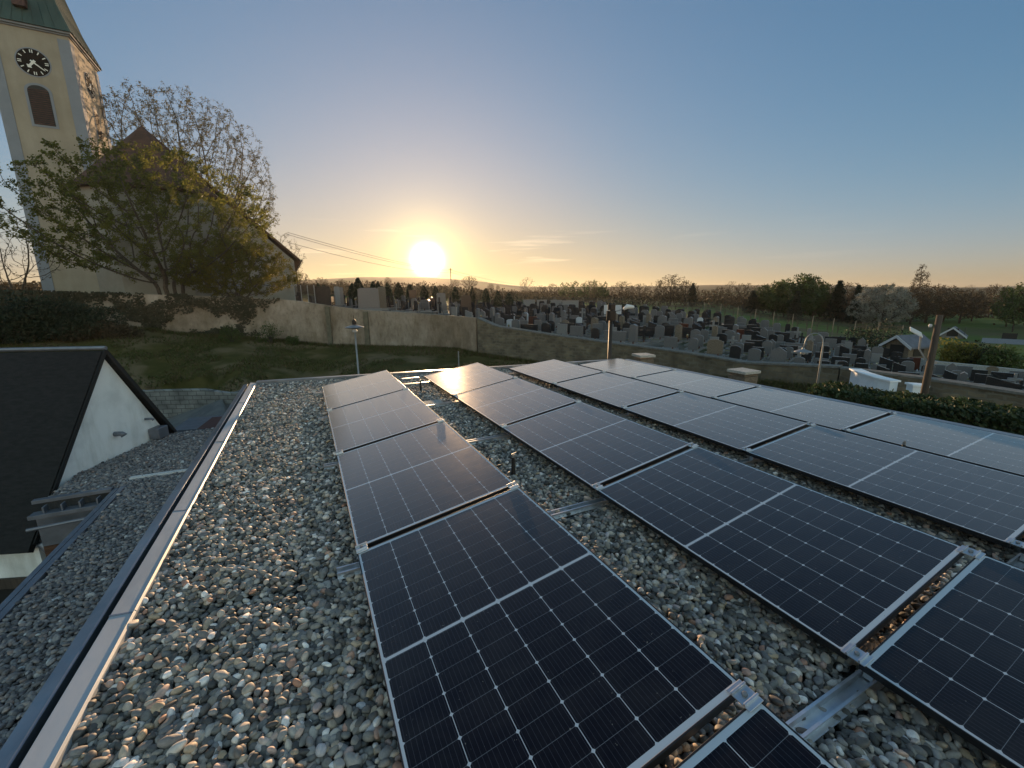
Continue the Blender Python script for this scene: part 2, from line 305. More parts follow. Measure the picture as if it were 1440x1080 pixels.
# solar cell glass: 6 x 18 half cells, object coordinates in metres
PW,PL=1.134,1.762
def cell_mat():
    m=bpy.data.materials.new('solar_glass'); m.use_nodes=True; nt=m.node_tree; p=nt.nodes['Principled BSDF']
    tc=nt.nodes.new('ShaderNodeTexCoord'); s=nt.nodes.new('ShaderNodeSeparateXYZ'); nt.links.new(tc.outputs['Object'],s.inputs[0])
    X,Y=s.outputs[0],s.outputs[1]
    cx,cy,gap=.1837,.0935,.011
    ax=mth(nt,'ABSOLUTE',X); ay=mth(nt,'ABSOLUTE',Y)
    xe=mth(nt,'ABSOLUTE',mth(nt,'SUBTRACT',mth(nt,'FRACT',mth(nt,'ADD',mth(nt,'DIVIDE',X,cx),.5)),.5))   # columns: distance from cell centre edges
    # edge distance in x: lines at multiples of cx
    fx=mth(nt,'MULTIPLY',mth(nt,'ABSOLUTE',mth(nt,'SUBTRACT',mth(nt,'FRACT',mth(nt,'ADD',mth(nt,'DIVIDE',X,cx),.5)),.5)),cx)
    yy=mth(nt,'SUBTRACT',ay,gap)
    fy=mth(nt,'MULTIPLY',mth(nt,'ABSOLUTE',mth(nt,'SUBTRACT',mth(nt,'FRACT',mth(nt,'ADD',mth(nt,'DIVIDE',yy,cy),.5)),.5)),cy)
    lx=mth(nt,'LESS_THAN',fx,.00125); ly=mth(nt,'LESS_THAN',fy,.0007)
    dia=mth(nt,'LESS_THAN',mth(nt,'ADD',fx,fy),.0085)
    mid=mth(nt,'LESS_THAN',ay,gap*.72)
    ex=mth(nt,'GREATER_THAN',ax,cx*3-.0008); ey=mth(nt,'GREATER_THAN',ay,gap+cy*9-.001)
    line=mth(nt,'MAXIMUM',mth(nt,'MAXIMUM',lx,dia),mth(nt,'MAXIMUM',mid,mth(nt,'MAXIMUM',ex,ey)))
    bb=mth(nt,'MULTIPLY',mth(nt,'ABSOLUTE',mth(nt,'SUBTRACT',mth(nt,'FRACT',mth(nt,'DIVIDE',X,cx/10)),.5)),cx/10)
    bus=mth(nt,'LESS_THAN',bb,.0006)
    n=N(nt,'ShaderNodeTexNoise',inputs={'Scale':2.,'Detail':3}); nt.links.new(tc.outputs['Object'],n.inputs[0])
    # per-cell tone
    wn_=nt.nodes.new('ShaderNodeTexWhiteNoise'); wn_.noise_dimensions='3D'
    cmb=nt.nodes.new('ShaderNodeCombineXYZ'); nt.links.new(mth(nt,'FLOOR',mth(nt,'DIVIDE',X,cx)),cmb.inputs[0]); nt.links.new(mth(nt,'FLOOR',mth(nt,'DIVIDE',Y,cy)),cmb.inputs[1])
    oi=nt.nodes.new('ShaderNodeObjectInfo'); nt.links.new(oi.outputs['Random'],cmb.inputs[2]); nt.links.new(cmb.outputs[0],wn_.inputs[0])
    mx0=nt.nodes.new('ShaderNodeMixRGB'); nt.links.new(wn_.outputs[0],mx0.inputs[0]); mx0.inputs[1].default_value=(.0055,.0062,.012,1); mx0.inputs[2].default_value=(.009,.009,.015,1)
    mx1=nt.nodes.new('ShaderNodeMixRGB'); nt.links.new(mth(nt,'MULTIPLY',bus,.45),mx1.inputs[0]); nt.links.new(mx0.outputs[0],mx1.inputs[1]); mx1.inputs[2].default_value=(.10,.10,.13,1)
    mxr=nt.nodes.new('ShaderNodeMixRGB'); nt.links.new(mth(nt,'MULTIPLY',ly,.55),mxr.inputs[0]); nt.links.new(mx1.outputs[0],mxr.inputs[1]); mxr.inputs[2].default_value=(.30,.33,.38,1)
    mx2=nt.nodes.new('ShaderNodeMixRGB'); nt.links.new(line,mx2.inputs[0]); nt.links.new(mxr.outputs[0],mx2.inputs[1]); mx2.inputs[2].default_value=(.52,.56,.62,1)
    du=N(nt,'ShaderNodeTexNoise',inputs={'Scale':3.5,'Detail':10,'Roughness':.72}); da=nt.nodes.new('ShaderNodeVectorMath'); da.operation='MULTIPLY_ADD'; nt.links.new(oi.outputs['Random'],da.inputs[0]); da.inputs[1].default_value=(41,23,7); nt.links.new(tc.outputs['Object'],da.inputs[2]); nt.links.new(da.outputs[0],du.inputs[0])
    sp_n=N(nt,'ShaderNodeTexNoise',inputs={'Scale':70.,'Detail':2}); nt.links.new(da.outputs[0],sp_n.inputs[0])
    spot=mth(nt,'MULTIPLY',mth(nt,'GREATER_THAN',sp_n.outputs[0],.755),.5)
    dust=mth(nt,'ADD',mth(nt,'MULTIPLY',mth(nt,'SUBTRACT',du.outputs[0],.42,clamp=True),.16),spot,clamp=True)
    mx3=nt.nodes.new('ShaderNodeMixRGB'); nt.links.new(dust,mx3.inputs[0]); nt.links.new(mx2.outputs[0],mx3.inputs[1]); mx3.inputs[2].default_value=(.30,.28,.25,1)
    nt.links.new(mx3.outputs[0],p.inputs['Base Color'])
    p.inputs['IOR'].default_value=1.45; p.inputs['Specular IOR Level'].default_value=0.; p.inputs['Roughness'].default_value=.4; p.inputs['Sheen Weight'].default_value=.45; p.inputs['Sheen Roughness'].default_value=.3; p.inputs['Sheen Tint'].default_value=(.75,.88,1,1)
    dn=N(nt,'ShaderNodeTexNoise',inputs={'Scale':7.,'Detail':8,'Roughness':.7}); nt.links.new(tc.outputs['Object'],dn.inputs[0])
    gl=nt.nodes.new('ShaderNodeBsdfGlossy'); gl.inputs['Color'].default_value=(1,.93,.85,1); nt.links.new(mth(nt,'ADD',mth(nt,'MULTIPLY',dn.outputs[0],.10),.10),gl.inputs['Roughness'])
    lw=nt.nodes.new('ShaderNodeLayerWeight'); lw.inputs['Blend'].default_value=.5
    fac=mth(nt,'ADD',mth(nt,'MULTIPLY',mth(nt,'POWER',lw.outputs['Facing'],2.8),1.2),.006,clamp=True)
    ms=nt.nodes.new('ShaderNodeMixShader'); nt.links.new(fac,ms.inputs[0]); nt.links.new(p.outputs[0],ms.inputs[1]); nt.links.new(gl.outputs[0],ms.inputs[2]); nt.links.new(ms.outputs[0],nt.nodes['Material Output'].inputs[0])
    return m
M['cells']=cell_mat()
def pebble_mat(name,stops,rough=.55,tint=(1,1,1)):
    m=bpy.data.materials.new(name); m.use_nodes=True; nt=m.node_tree; p=nt.nodes['Principled BSDF']
    a=nt.nodes.new('ShaderNodeAttribute'); a.attribute_type='INSTANCER'; a.attribute_name='tone'
    r=nt.nodes.new('ShaderNodeValToRGB'); r.color_ramp.interpolation='LINEAR'
    el=r.color_ramp.elements
    while len(el)<len(stops): el.new(.5)
    for e,(ps,c) in zip(el,stops): e.position=ps; e.color=tuple(x*t for x,t in zip(c,tint))+(1,)
    nt.links.new(a.outputs['Fac'],r.inputs[0])
    tc=nt.nodes.new('ShaderNodeTexCoord')
    n=N(nt,'ShaderNodeTexNoise',inputs={'Scale':1.8,'Detail':6,'Roughness':.7}); 
    add=nt.nodes.new('ShaderNodeVectorMath'); add.operation='MULTIPLY_ADD'; nt.links.new(a.outputs['Fac'],add.inputs[0]); add.inputs[1].default_value=(37,53,71); nt.links.new(tc.outputs['Object'],add.inputs[2]); nt.links.new(add.outputs[0],n.inputs[0])
    mx=nt.nodes.new('ShaderNodeMixRGB'); mx.blend_type='MULTIPLY'; mx.inputs[0].default_value=1
    rr=nt.nodes.new('ShaderNodeValToRGB'); rr.color_ramp.elements[0].position=.3; rr.color_ramp.elements[0].color=(.62,.62,.62,1); rr.color_ramp.elements[1].position=.7; rr.color_ramp.elements[1].color=(1.2,1.18,1.15,1)
    nt.links.new(n.outputs[0],rr.inputs[0]); nt.links.new(r.outputs[0],mx.inputs[1]); nt.links.new(rr.outputs[0],mx.inputs[2]); nt.links.new(mx.outputs[0],p.inputs['Base Color'])
    p.inputs['Roughness'].default_value=rough
    return m
G=[(0,(.03,.03,.03)),(.20,(.07,.07,.07)),(.40,(.16,.155,.145)),(.55,(.09,.095,.105)),(.74,(.27,.265,.255)),(.84,(.25,.20,.14)),(.90,(.42,.41,.40)),(.945,(.24,.13,.09)),(.965,(.30,.31,.34)),(1.,(.62,.62,.62))]
M['pebble']=pebble_mat('river_pebble',G,.62,(2.0,1.8,1.66))
M['pebble_low']=pebble_mat('lower_roof_pebble',[(0,(.10,.094,.10)),(.4,(.20,.186,.19)),(.8,(.32,.296,.29)),(.93,(.30,.22,.19)),(1,(.6,.6,.6))],.75)

# ------------------------------------------------ pebbles (instanced, nobody could count them)
def gravel_group(name,material,sub=2):
    g=bpy.data.node_groups.new(name,'GeometryNodeTree')
    g.interface.new_socket('Geometry',in_out='INPUT',socket_type='NodeSocketGeometry'); g.interface.new_socket('Geometry',in_out='OUTPUT',socket_type='NodeSocketGeometry')
    gi=g.nodes.new('NodeGroupInput'); go=g.nodes.new('NodeGroupOutput')
    join=g.nodes.new('GeometryNodeJoinGeometry')
    for k in range(9):
        ico=g.nodes.new('GeometryNodeMeshIcoSphere'); ico.inputs['Radius'].default_value=.5; ico.inputs['Subdivisions'].default_value=sub+1
        nz=g.nodes.new('ShaderNodeTexNoise'); nz.noise_dimensions='4D'; nz.inputs['W'].default_value=k*3.7+1; nz.inputs['Scale'].default_value=1.15; nz.inputs['Detail'].default_value=1.2
        sb=g.nodes.new('ShaderNodeVectorMath'); sb.operation='SUBTRACT'; sb.inputs[1].default_value=(.5,.5,.5); g.links.new(nz.outputs['Color'],sb.inputs[0])
        scn=g.nodes.new('ShaderNodeVectorMath'); scn.operation='SCALE'; scn.inputs['Scale'].default_value=.5; g.links.new(sb.outputs[0],scn.inputs[0])
        st=g.nodes.new('GeometryNodeSetPosition'); g.links.new(ico.outputs[0],st.inputs[0]); g.links.new(scn.outputs[0],st.inputs['Offset'])
        sh=g.nodes.new('GeometryNodeSetShadeSmooth'); g.links.new(st.outputs[0],sh.inputs[0])
        sm=g.nodes.new('GeometryNodeSetMaterial'); sm.inputs['Material'].default_value=material; g.links.new(sh.outputs[0],sm.inputs[0])
        gt=g.nodes.new('GeometryNodeGeometryToInstance'); g.links.new(sm.outputs[0],gt.inputs[0]); g.links.new(gt.outputs[0],join.inputs[0])
    ins=g.nodes.new('GeometryNodeInstanceOnPoints'); ins.inputs['Pick Instance'].default_value=True
    def att(nm,t):
        a=g.nodes.new('GeometryNodeInputNamedAttribute'); a.data_type=t; a.inputs[0].default_value=nm; return a.outputs['Attribute']
    g.links.new(gi.outputs[0],ins.inputs['Points']); g.links.new(join.outputs[0],ins.inputs['Instance'])
    g.links.new(att('pick','INT'),ins.inputs['Instance Index']); g.links.new(att('scl','FLOAT_VECTOR'),ins.inputs['Scale'])
    er=g.nodes.new('FunctionNodeEulerToRotation'); g.links.new(att('rot','FLOAT_VECTOR'),er.inputs[0]); g.links.new(er.outputs[0],ins.inputs['Rotation'])
    g.links.new(ins.outputs[0],go.inputs[0])
    return g
def gravel(name,label,pts,size,material,seed,sub):
    rng=np.random.default_rng(seed); n=len(pts)
    me=bpy.data.meshes.new(name); me.vertices.add(n); me.vertices.foreach_set('co',pts.astype('f').ravel())
    def at(nm,t,arr,key):
        a=me.attributes.new(nm,t,'POINT'); a.data.foreach_set(key,arr.ravel())
    at('tone','FLOAT',rng.random(n).astype('f'),'value'); at('pick','INT',rng.integers(0,9,n).astype('i'),'value')
    b=size*np.exp(rng.normal(0,.18,n)); s=np.stack([b*rng.uniform(1.0,1.45,n),b*rng.uniform(.72,1.,n),b*rng.uniform(.55,.85,n)],1)
    at('scl','FLOAT_VECTOR',s.astype('f'),'vector')
    r=np.stack([rng.normal(0,.38,n),rng.normal(0,.38,n),rng.uniform(0,6.283,n)],1); at('rot','FLOAT_VECTOR',r.astype('f'),'vector')
    o=bpy.data.objects.new(name,me); COL.objects.link(o); me.materials.append(material)
    md=o.modifiers.new('pebbles','NODES'); md.node_group=gravel_group(name,material,sub)
    return tag(o,label,'gravel',kind='stuff')
def jit(x0,x1,y0,y1,s,rng):
    gx,gy=np.meshgrid(np.arange(x0,x1,s),np.arange(y0,y1,s)); p=np.stack([gx.ravel(),gy.ravel()],1)
    return p+rng.uniform(-.5*s,.5*s,p.shape)

# ------------------------------------------------ terrain
def tab(t,az,d):
    ks=sorted(t); 
    zs=[np.interp(math.log(d),[math.log(a) for a,_ in t[k]],[b for _,b in t[k]]) for k in ks]
    return float(np.interp(az,ks,zs))
OUT={-180:[(20,-3),(3000,0)],-90:[(20,0),(3000,20)],-60:[(20,1.2),(3000,30)],-24:[(40,1.3),(80,1.5),(300,4),(3000,40)],-12:[(40,1.),(80,1.3),(300,5),(3000,40)],
 -1:[(36,.9),(60,1.),(150,3),(400,10),(3000,60)],7:[(34,.1),(60,.8),(120,1.5),(350,11),(3000,66)],15:[(30,-.2),(60,.6),(120,1.2),(350,10),(3000,66)],
 21:[(28,-.9),(45,-.5),(60,-.1),(120,.2),(350,7),(3000,55)],28:[(26,-1.4),(40,-.9),(60,-.05),(100,-.1),(200,.5),(600,8),(3000,42)],
 34:[(25,-1.6),(40,-.9),(58,.0),(90,-.2),(120,-.4),(300,1),(1200,17),(3000,38)],43:[(22,-1.9),(52,-.57),(100,-1),(300,0),(1200,17),(3000,38)],
 51:[(20,-2.1),(48,-.95),(110,-1.2),(300,0),(1200,18),(3000,38)],59:[(18,-2.2),(44,-1.8),(80,-2.6),(110,-2.6),(300,-1),(1200,16),(3000,34)],
 65:[(18,-2.2),(40,-2.3),(75,-3.1),(110,-3),(300,-1),(1200,9),(3000,26)],71:[(18,-2.3),(33,-2.8),(60,-3.1),(200,-1.8),(600,1),(1500,6),(3000,18)],
 78:[(18,-2.3),(33,-2.8),(60,-3.),(200,-1.8),(600,1),(1500,6),(3000,18)],110:[(18,-2.6),(60,-3),(3000,10)],180:[(20,-3),(3000,0)]}
INN={-180:[(3,-4.6),(60,-3.2)],-60:[(3,-5.5),(30,-5.5),(60,-1)],-24:[(3,-5.5),(31.8,-5.5),(32,-3.5),(46,-.1)],-16:[(3,-5.5),(30.9,-5.5),(31.1,-3.4),(42.5,-.6)],
 -7:[(3,-5.5),(27.5,-5.5),(27.8,-3.4),(40,-1.6)],-1:[(3,-5.3),(26,-4.6),(40,-2.1)],7:[(3,-5),(37.5,-2.55)],18:[(3,-4.6),(15,-4),(33,-2.45)],30:[(3,-4.2),(10,-3.6),(28,-3.)],
 65:[(3,-4),(8,-3.2),(22,-2.45)],78:[(3,-4),(8,-3.1),(22,-2.4)],180:[(3,-4.6),(60,-3.2)]}
WALL=[(-60,70,2.6),(-24,46,2.16),(-11.9,42,1.84),(-1.2,40,1.37),(3,38.5,.88),(7,37.5,.5),(21.4,31.5,.0),(24.1,30.5,-.62),(31.9,28.4,-1.06),(39.5,26.5,-1.33),(51.7,24,-1.6),(55.6,23.3,-1.72),(64.5,22.5,-1.49),(77.6,21.7,-1.7),(110,26,-2.0)]
WA=[-180]+[a[0] for a in WALL]+[180]; WD=[60]+[a[1] for a in WALL]+[60]
def dwall(az): return float(np.interp(az,WA,WD))
def dback(az): return float(np.interp(az,[-5,7,15,21,28,34,43,51,59,65,71,78,110],[52,56,58,60,60,58,52,48,44,40,34,33,30]))
def zout(az,d): return tab(OUT,az,d)
def zinn(az,d): return tab(INN,az,d)
rnd=random.Random(5)
def polar(name,mats,azs,dfun,zfun,mfun):
    vs=[];fs=[];mi=[]
    nd=len(dfun(0))
    for a in azs:
        for d in dfun(a): vs.append(pol(a,d,zfun(a,d)))
    for i in range(len(azs)-1):
        ds=dfun(azs[i])
        for j in range(nd-1):
            fs.append((i*nd+j,(i+1)*nd+j,(i+1)*nd+j+1,i*nd+j+1)); mi.append(mfun(azs[i],.5*(ds[j]+ds[j+1])))
    me=bpy.data.meshes.new(name); me.from_pydata(vs,[],fs); me.update()
    for q in mats: me.materials.append(q)
    me.polygons.foreach_set('material_index',mi); me.polygons.foreach_set('use_smooth',[True]*len(fs))
    o=bpy.data.objects.new(name,me); COL.objects.link(o); o['kind']='structure'; return o
azs=[-180+2*i for i in range(75)]+[-30+.5*i for i in range(241)]+[90.5+2*i for i in range(45)]+[180]
azs=sorted(set(azs))
fr=[0,.02,.06,.1,.15,.2,.28,.36,.45,.55]
def dout(a):
    w=dwall(a); b=max(dback(a),w+4)
    L=[w+ (b-w)*t for t in (0,.1,.25,.4,.6,.8,1)]
    return L+[b*1.04]+[b*1.04*(3600/(b*1.04))**(t/22) for t in range(1,23)]
from mathutils import noise as mn
def zo(a,d):
    z=zout(a,d)
    if d>150: 
        p=pol(a,d); z+=mn.noise(Vector((p.x/260,p.y/260,0)))*min(6,d/160)
    return z
def mo(a,d):
    if -4<a<95 and d<dback(a): return 0
    return 1 if d<170 else 2
polar('terrain',[M['cemetery'],M['meadow'],M['field']],azs,dout,zo,mo)
def dinn(a):
    w=dwall(a); st=float(np.interp(a,[-24,-16,-7],[31.9,31,27.65])) if a<-3 else w*.6
    st=min(st,w-3)
    return [3,6,10,16,st-.8,st-.12,st+.12,st+.8]+[st+.8+(w+.05-st-.8)*t for t in (.1,.2,.35,.5,.65,.8,.9,1)]
def zi(a,d):
    p=pol(a,d); z=zinn(a,d)
    if a<20 and d>28: z+=.09*mn.noise(Vector((p.x/2.2,p.y/2.2,3)))
    return z
o=polar('lawn',[M['lawn'],M['yard']],azs,dinn,zi,lambda a,d:1 if (a<-2 and d<dinn(a)[6]) else 0)

# ------------------------------------------------ walls of the churchyard
def path_wall(name,material,pts,thick,label,cat='wall',cap=None,uvs=1.,parent=None):
    """pts: (az,d,zbot,ztop)"""
    vs=[];fs=[];uv=[]
    L=0;prev=None;n=len(pts)
    mid=[pol(a,d) for a,d,_,_ in pts]
    for i,(a,d,zb,zt) in enumerate(pts):
        t=(mid[min(i+1,n-1)]-mid[max(i-1,0)]).normalized(); nn=Vector((t.y,-t.x,0))
        if nn.dot(mid[i])>0: nn=-nn
        p=mid[i]
        if prev is not None: L+=(p-prev).length
        prev=p
        f=p+nn*thick/2; b=p-nn*thick/2
        vs+=[(f.x,f.y,zb),(f.x,f.y,zt),(b.x,b.y,zt),(b.x,b.y,zb)]; uv.append((L,zb,zt))
    for i in range(n-1):
        for k in range(4):
            fs.append((i*4+k,(i+1)*4+k,(i+1)*4+(k+1)%4,i*4+(k+1)%4))
    fs.append((0,1,2,3)); fs.append(tuple((n-1)*4+k for k in(3,2,1,0)))
    me=bpy.data.meshes.new(name); me.from_pydata(vs,[],fs); me.update(); me.materials.append(material)
    ul=me.uv_layers.new()
    for p in me.polygons:
        for li in p.loop_indices:
            vi=me.loops[li].vertex_index; i=vi//4; k=vi%4
            l,zb,zt=uv[i]; ul.data[li].uv=((l+(thick if k in(2,3) else 0))*uvs,(zb if k in(0,3) else zt)*uvs)
    o=bpy.data.objects.new(name,me); COL.objects.link(o)
    if parent: o.parent=parent
    elif label: tag(o,label,cat)
    return o
def seg(a0,a1,step,zb_off=.6,dd=0,top=None):
    out=[];n=max(2,int((a1-a0)/step)+1)
    tops=[a[0] for a in WALL];tz=[a[2] for a in WALL]
    for i in range(n):
        a=a0+(a1-a0)*i/(n-1); d=dwall(a)+dd
        zt=float(np.interp(a,tops,tz)) if top is None else top(a)
        out.append((a,d,zinn(a,dwall(a))-zb_off,zt))
    return out
cw=thing('concrete_wall',pol(3,38.5,-2.5),'tall grey weathered concrete retaining wall below the churchyard','wall')
mv=-Vector(cw.location)
def wallpart(*a,**k):
    o=path_wall(*a,parent=cw,**k); o.location=mv; return o
wallpart('wall_face',M['concrete'],seg(-60,21.4,1.),.4,None)
# buttress-like dark joints
def vbar(parent,az,w,z0,z1,name,mt,proud=.28,dd=0):
    d=dwall(az)+dd; p=pol(az,d); t=(pol(az+.5,dwall(az+.5))-pol(az-.5,dwall(az-.5))).normalized(); nn=Vector((t.y,-t.x,0))
    if nn.dot(p)>0: nn=-nn
    q=[p-t*w/2+nn*(.18),p+t*w/2+nn*.18,p+t*w/2+nn*proud,p-t*w/2+nn*proud]
    b=MB(); b.prism([(v.x,v.y) for v in q],z0,z1); o=b.build(name,mt,parent,bevel=.03); o.location=mv if parent==cw else (0,0,0); return o
M['stain']=mat('damp_concrete',(.10,.09,.065),.9,col2=(.16,.14,.10),vscale=3)
vbar(cw,2.75,.38,-3.2,.80,'pier',M['stain'],.36); vbar(cw,7.2,.42,-3.2,.40,'pier',M['stain'],.36)
def capfn(a): return float(np.interp(a,[q[0] for q in WALL],[q[2] for q in WALL]))
sw=thing('stone_wall',pol(50,24,-2.4),'long rubble stone wall with concrete coping in front of the cemetery','wall')
mv2=-Vector(sw.location)
o=path_wall('wall_face',M['stonewall'],seg(21.6,64.6,1.),.45,None,parent=sw); o.location=mv2
o=path_wall('coping',M['coping_stone'],[(a,d,zt+.003,zt+.09) for a,d,_,zt in seg(21.6,64.6,1.)],.58,None,parent=sw); o.location=mv2
sw2=thing('stone_wall',pol(77,21.7,-2.4),'shorter rubble stone wall right of the white gateway, behind the hedge','wall')
mv3=-Vector(sw2.location)
o=path_wall('wall_face',M['stonewall'],seg(71.6,108,1.),.45,None,parent=sw2); o.location=mv3
o=path_wall('coping',M['coping_stone'],[(a,d,zt+.003,zt+.09) for a,d,_,zt in seg(71.6,108,1.)],.58,None,parent=sw2); o.location=mv3
# white wing walls of the cemetery gateway
gw=thing('gateway_wall',pol(66.5,21,-2.5),'curved white low wing wall left of the dark cemetery gateway','wall')
mvg=-Vector(gw.location)
o=path_wall('wall_face',M['white_paint'],[(65.9,21.7,-3,-1.42),(66.7,20.9,-3,-1.43),(67.9,20.2,-3,-1.44),(69.1,19.8,-3,-1.46)],.3,None,parent=gw); o.location=mvg
o=path_wall('coping',M['white_paint'],[(65.85,21.7,-1.417,-1.36),(66.7,20.9,-1.427,-1.37),(67.9,20.2,-1.437,-1.38),(69.2,19.78,-1.457,-1.40)],.42,None,parent=gw); o.location=mvg
gw2=thing('gateway_wall',pol(70.2,20,-2.5),'short white gate pier beside the leaning utility pole','wall')
mvg=-Vector(gw2.location)
o=path_wall('wall_face',M['white_paint'],[(70.3,19.7,-3,-1.50),(71.3,19.9,-3,-1.52)],.35,None,parent=gw2); o.location=mvg
o=path_wall('coping',M['white_paint'],[(70.2,19.68,-1.497,-1.43),(71.4,19.92,-1.517,-1.45)],.45,None,parent=gw2); o.location=mvg
bwl=thing('rubble_wall',pol(68,22.4,-2.5),'brown rubble wall piece seen behind the white gateway walls','wall')
o=path_wall('wall_face',M['stonewall'],[(64.7,22.45,-3,-1.52),(71.5,22.1,-3,-1.58)],.4,None,parent=bwl); o.location=-Vector(bwl.location)
o=path_wall('coping',M['coping_stone'],[(64.7,22.45,-1.517,-1.44),(71.5,22.1,-1.577,-1.50)],.5,None,parent=bwl); o.location=-Vector(bwl.location)
path_wall('low_wall',M['paver'],[(a,dback(a)+.3,-3.6,-2.28) for a in range(70,104,2)],.25,'pale low wall along the far right side of the cemetery')
# block retaining wall below the lawn, with stepped top
bw=thing('block_wall',pol(-12,29,-5.5),'grey concrete block retaining wall with stepped top below the lawn','wall')
pts=[]
for i,a in enumerate(np.linspace(-27,-3,13)):
    pts.append((float(a),float(np.interp(a,[-27,-24,-16,-7,-3],[32.2,31.8,31,27.6,26]))-.12,-5.7,-3.42 if a<-10.5 else -3.62))
o=path_wall('wall_face',M['blocks'],pts,.35,None,parent=bw); o.location=-Vector(bw.location)

# ------------------------------------------------ own building with flat gravel roof
RX0=-.972; RZC=.05
far=[(RX0,9.30),(7.05,8.10)]
roofpoly=[(RX0-.13,-6.),(7.05,-6.),(7.05,8.10),(RX0-.13,9.32)]
bld=thing('flat_roof_building',(3,2,-5.5),'flat roofed building whose gravel roof carries the solar panels','building')
bl=-Vector(bld.location)
def bpart(mb,name,mt,**k):
    o=mb.build(name,mt,bld,**k); o.location=bl; return o
b=MB(); b.prism([(RX0-.05,-5.9),(6.98,-5.9),(6.98,8.02),(RX0-.05,9.22)],-6,-.25); bpart(b,'wall',M['render'])
b=MB(); b.prism([(RX0-.09,-5.95),(7.02,-5.95),(7.02,8.07),(RX0-.09,9.27)],-.245,-.03); bpart(b,'roof',M['membrane'])
# coping left: sheet lengths with standing joints, sloping inwards
b=MB(); y=-6.
js=[-6,-4,-2,0.1,1.55,2.62,3.83,5.6,7.6,9.32]
for y0,y1 in zip(js[:-1],js[1:]):
    e=rnd.uniform(-.002,.002)
    prof=[(RX0-.100,-.01+e),(RX0-.100,RZC+.012+e),(RX0-.004,RZC+e),(RX0,RZC+.012+e),(RX0+.008,RZC+e),(RX0+.006,-.02+e),(RX0-.004,-.02+e),(RX0-.006,RZC-.012+e),(RX0-.092,RZC-.002+e),(RX0-.092,-.01+e)]
    b.prism(prof,y0+.0015,y1-.0015,lambda p,t:(p[0],t,p[1]))
bpart(b,'coping',M['zinc_pale'],bevel=.002)
for y in js[1:-1]:
    b=MB(); b.prism([(RX0-.102,RZC+.0135),(RX0-.01,RZC+.0018),(RX0-.01,RZC+.004),(RX0-.102,RZC+.016)],y-.006,y+.006,lambda p,t:(p[0],t,p[1])); bpart(b,'coping_joint',M['zinc'])
b=MB()
for y0,y1 in zip([-6,-3.1,-.4,1.75,3.35,4.3,6.5,9.],[-3.1,-.4,1.75,3.35,4.3,6.5,9.,9.3]):
    e=rnd.uniform(0,.003)
    b.prism([(RX0-.215,-.34+e),(RX0-.215,.036+e),(RX0-.150,.048+e),(RX0-.142,.045+e),(RX0-.142,-.02+e),(RX0-.148,-.02+e),(RX0-.150,.03+e),(RX0-.205,.022+e),(RX0-.205,-.34+e)],y0+.002,y1-.002,lambda p,t:(p[0],t,p[1]))
bpart(b,'flashing',M['zinc'],bevel=.002)
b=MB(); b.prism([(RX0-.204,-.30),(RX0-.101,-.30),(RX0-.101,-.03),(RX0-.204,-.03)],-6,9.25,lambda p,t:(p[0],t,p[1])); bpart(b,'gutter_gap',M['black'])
# far and right upstands
def edge(p,q,w,z0,z1):
    p=Vector(p+(0,));q=Vector(q+(0,));t=(q-p).normalized();n=Vector((-t.y,t.x,0))*w
    b=MB(); b.prism([(p.x,p.y),(q.x,q.y),(q.x+n.x,q.y+n.y),(p.x+n.x,p.y+n.y)],z0,z1); return b
bpart(edge((RX0,9.28),(7.05,8.08),.10,-.03,.085),'edge_trim',M['zinc'],bevel=.004)
bpart(edge((7.0,8.0),(7.0,-6.),.12,-.03,.09),'edge_trim',M['zinc'],bevel=.004)

# ------------------------------------------------ solar panels
ROW=[(.144,1.261,-1.553,-1.356),(1.961,3.083,-1.541,-1.36),(3.791,4.915,-1.542,-1.429),(5.603,6.724,-1.61,-1.542)]
Y0,PP=7.946,1.808
pn=thing('solar_panel',(0,0,0),'','solar panel','solar panels in four tilted rows on the gravel roof')
hx,hy=PW/2,PL/2; b=MB(); t_=.011
for x0,x1,y0,y1 in ((-hx,hx,-hy,-hy+.007),(-hx,hx,hy-.007,hy),(-hx,-hx+.006,-hy+.007,hy-.007),(hx-.006,hx,-hy+.007,hy-.007)):
    b.box(x0,x1,y0,y1,-.032,.0015)
b.build('frame',M['frame'],pn,bevel=.0012)
b=MB(); b.box(-hx+.006,hx-.006,-hy+.007,hy-.007,-.008,0); b.build('glass',M['cells'],pn)
b=MB(); b.box(-.06,.06,-.05,.05,-.026,-.009); b.build('junction_box',M['black'],pn,bevel=.003)
learn(pn)
rown=['near-left','second','third','rightmost']; first=True
clamp=thing('panel_clamp',(0,0,0),'','clamp','clamps holding the ends of the panels')
b=MB(); b.box(-.035,.035,-.045,.045,.0035,.0085); b.box(-.035,.035,-.028,-.020,.0087,.018); b.box(-.035,.035,.020,.028,.0087,.018); b.build('plate',M['alu'],clamp,bevel=.001)
b=MB(); b.lathe([(.010,.0087),(.010,.017),(.006,.018)],n=6); b.build('bolt',M['galv'],clamp)
learn(clamp); cfirst=True
kk=0
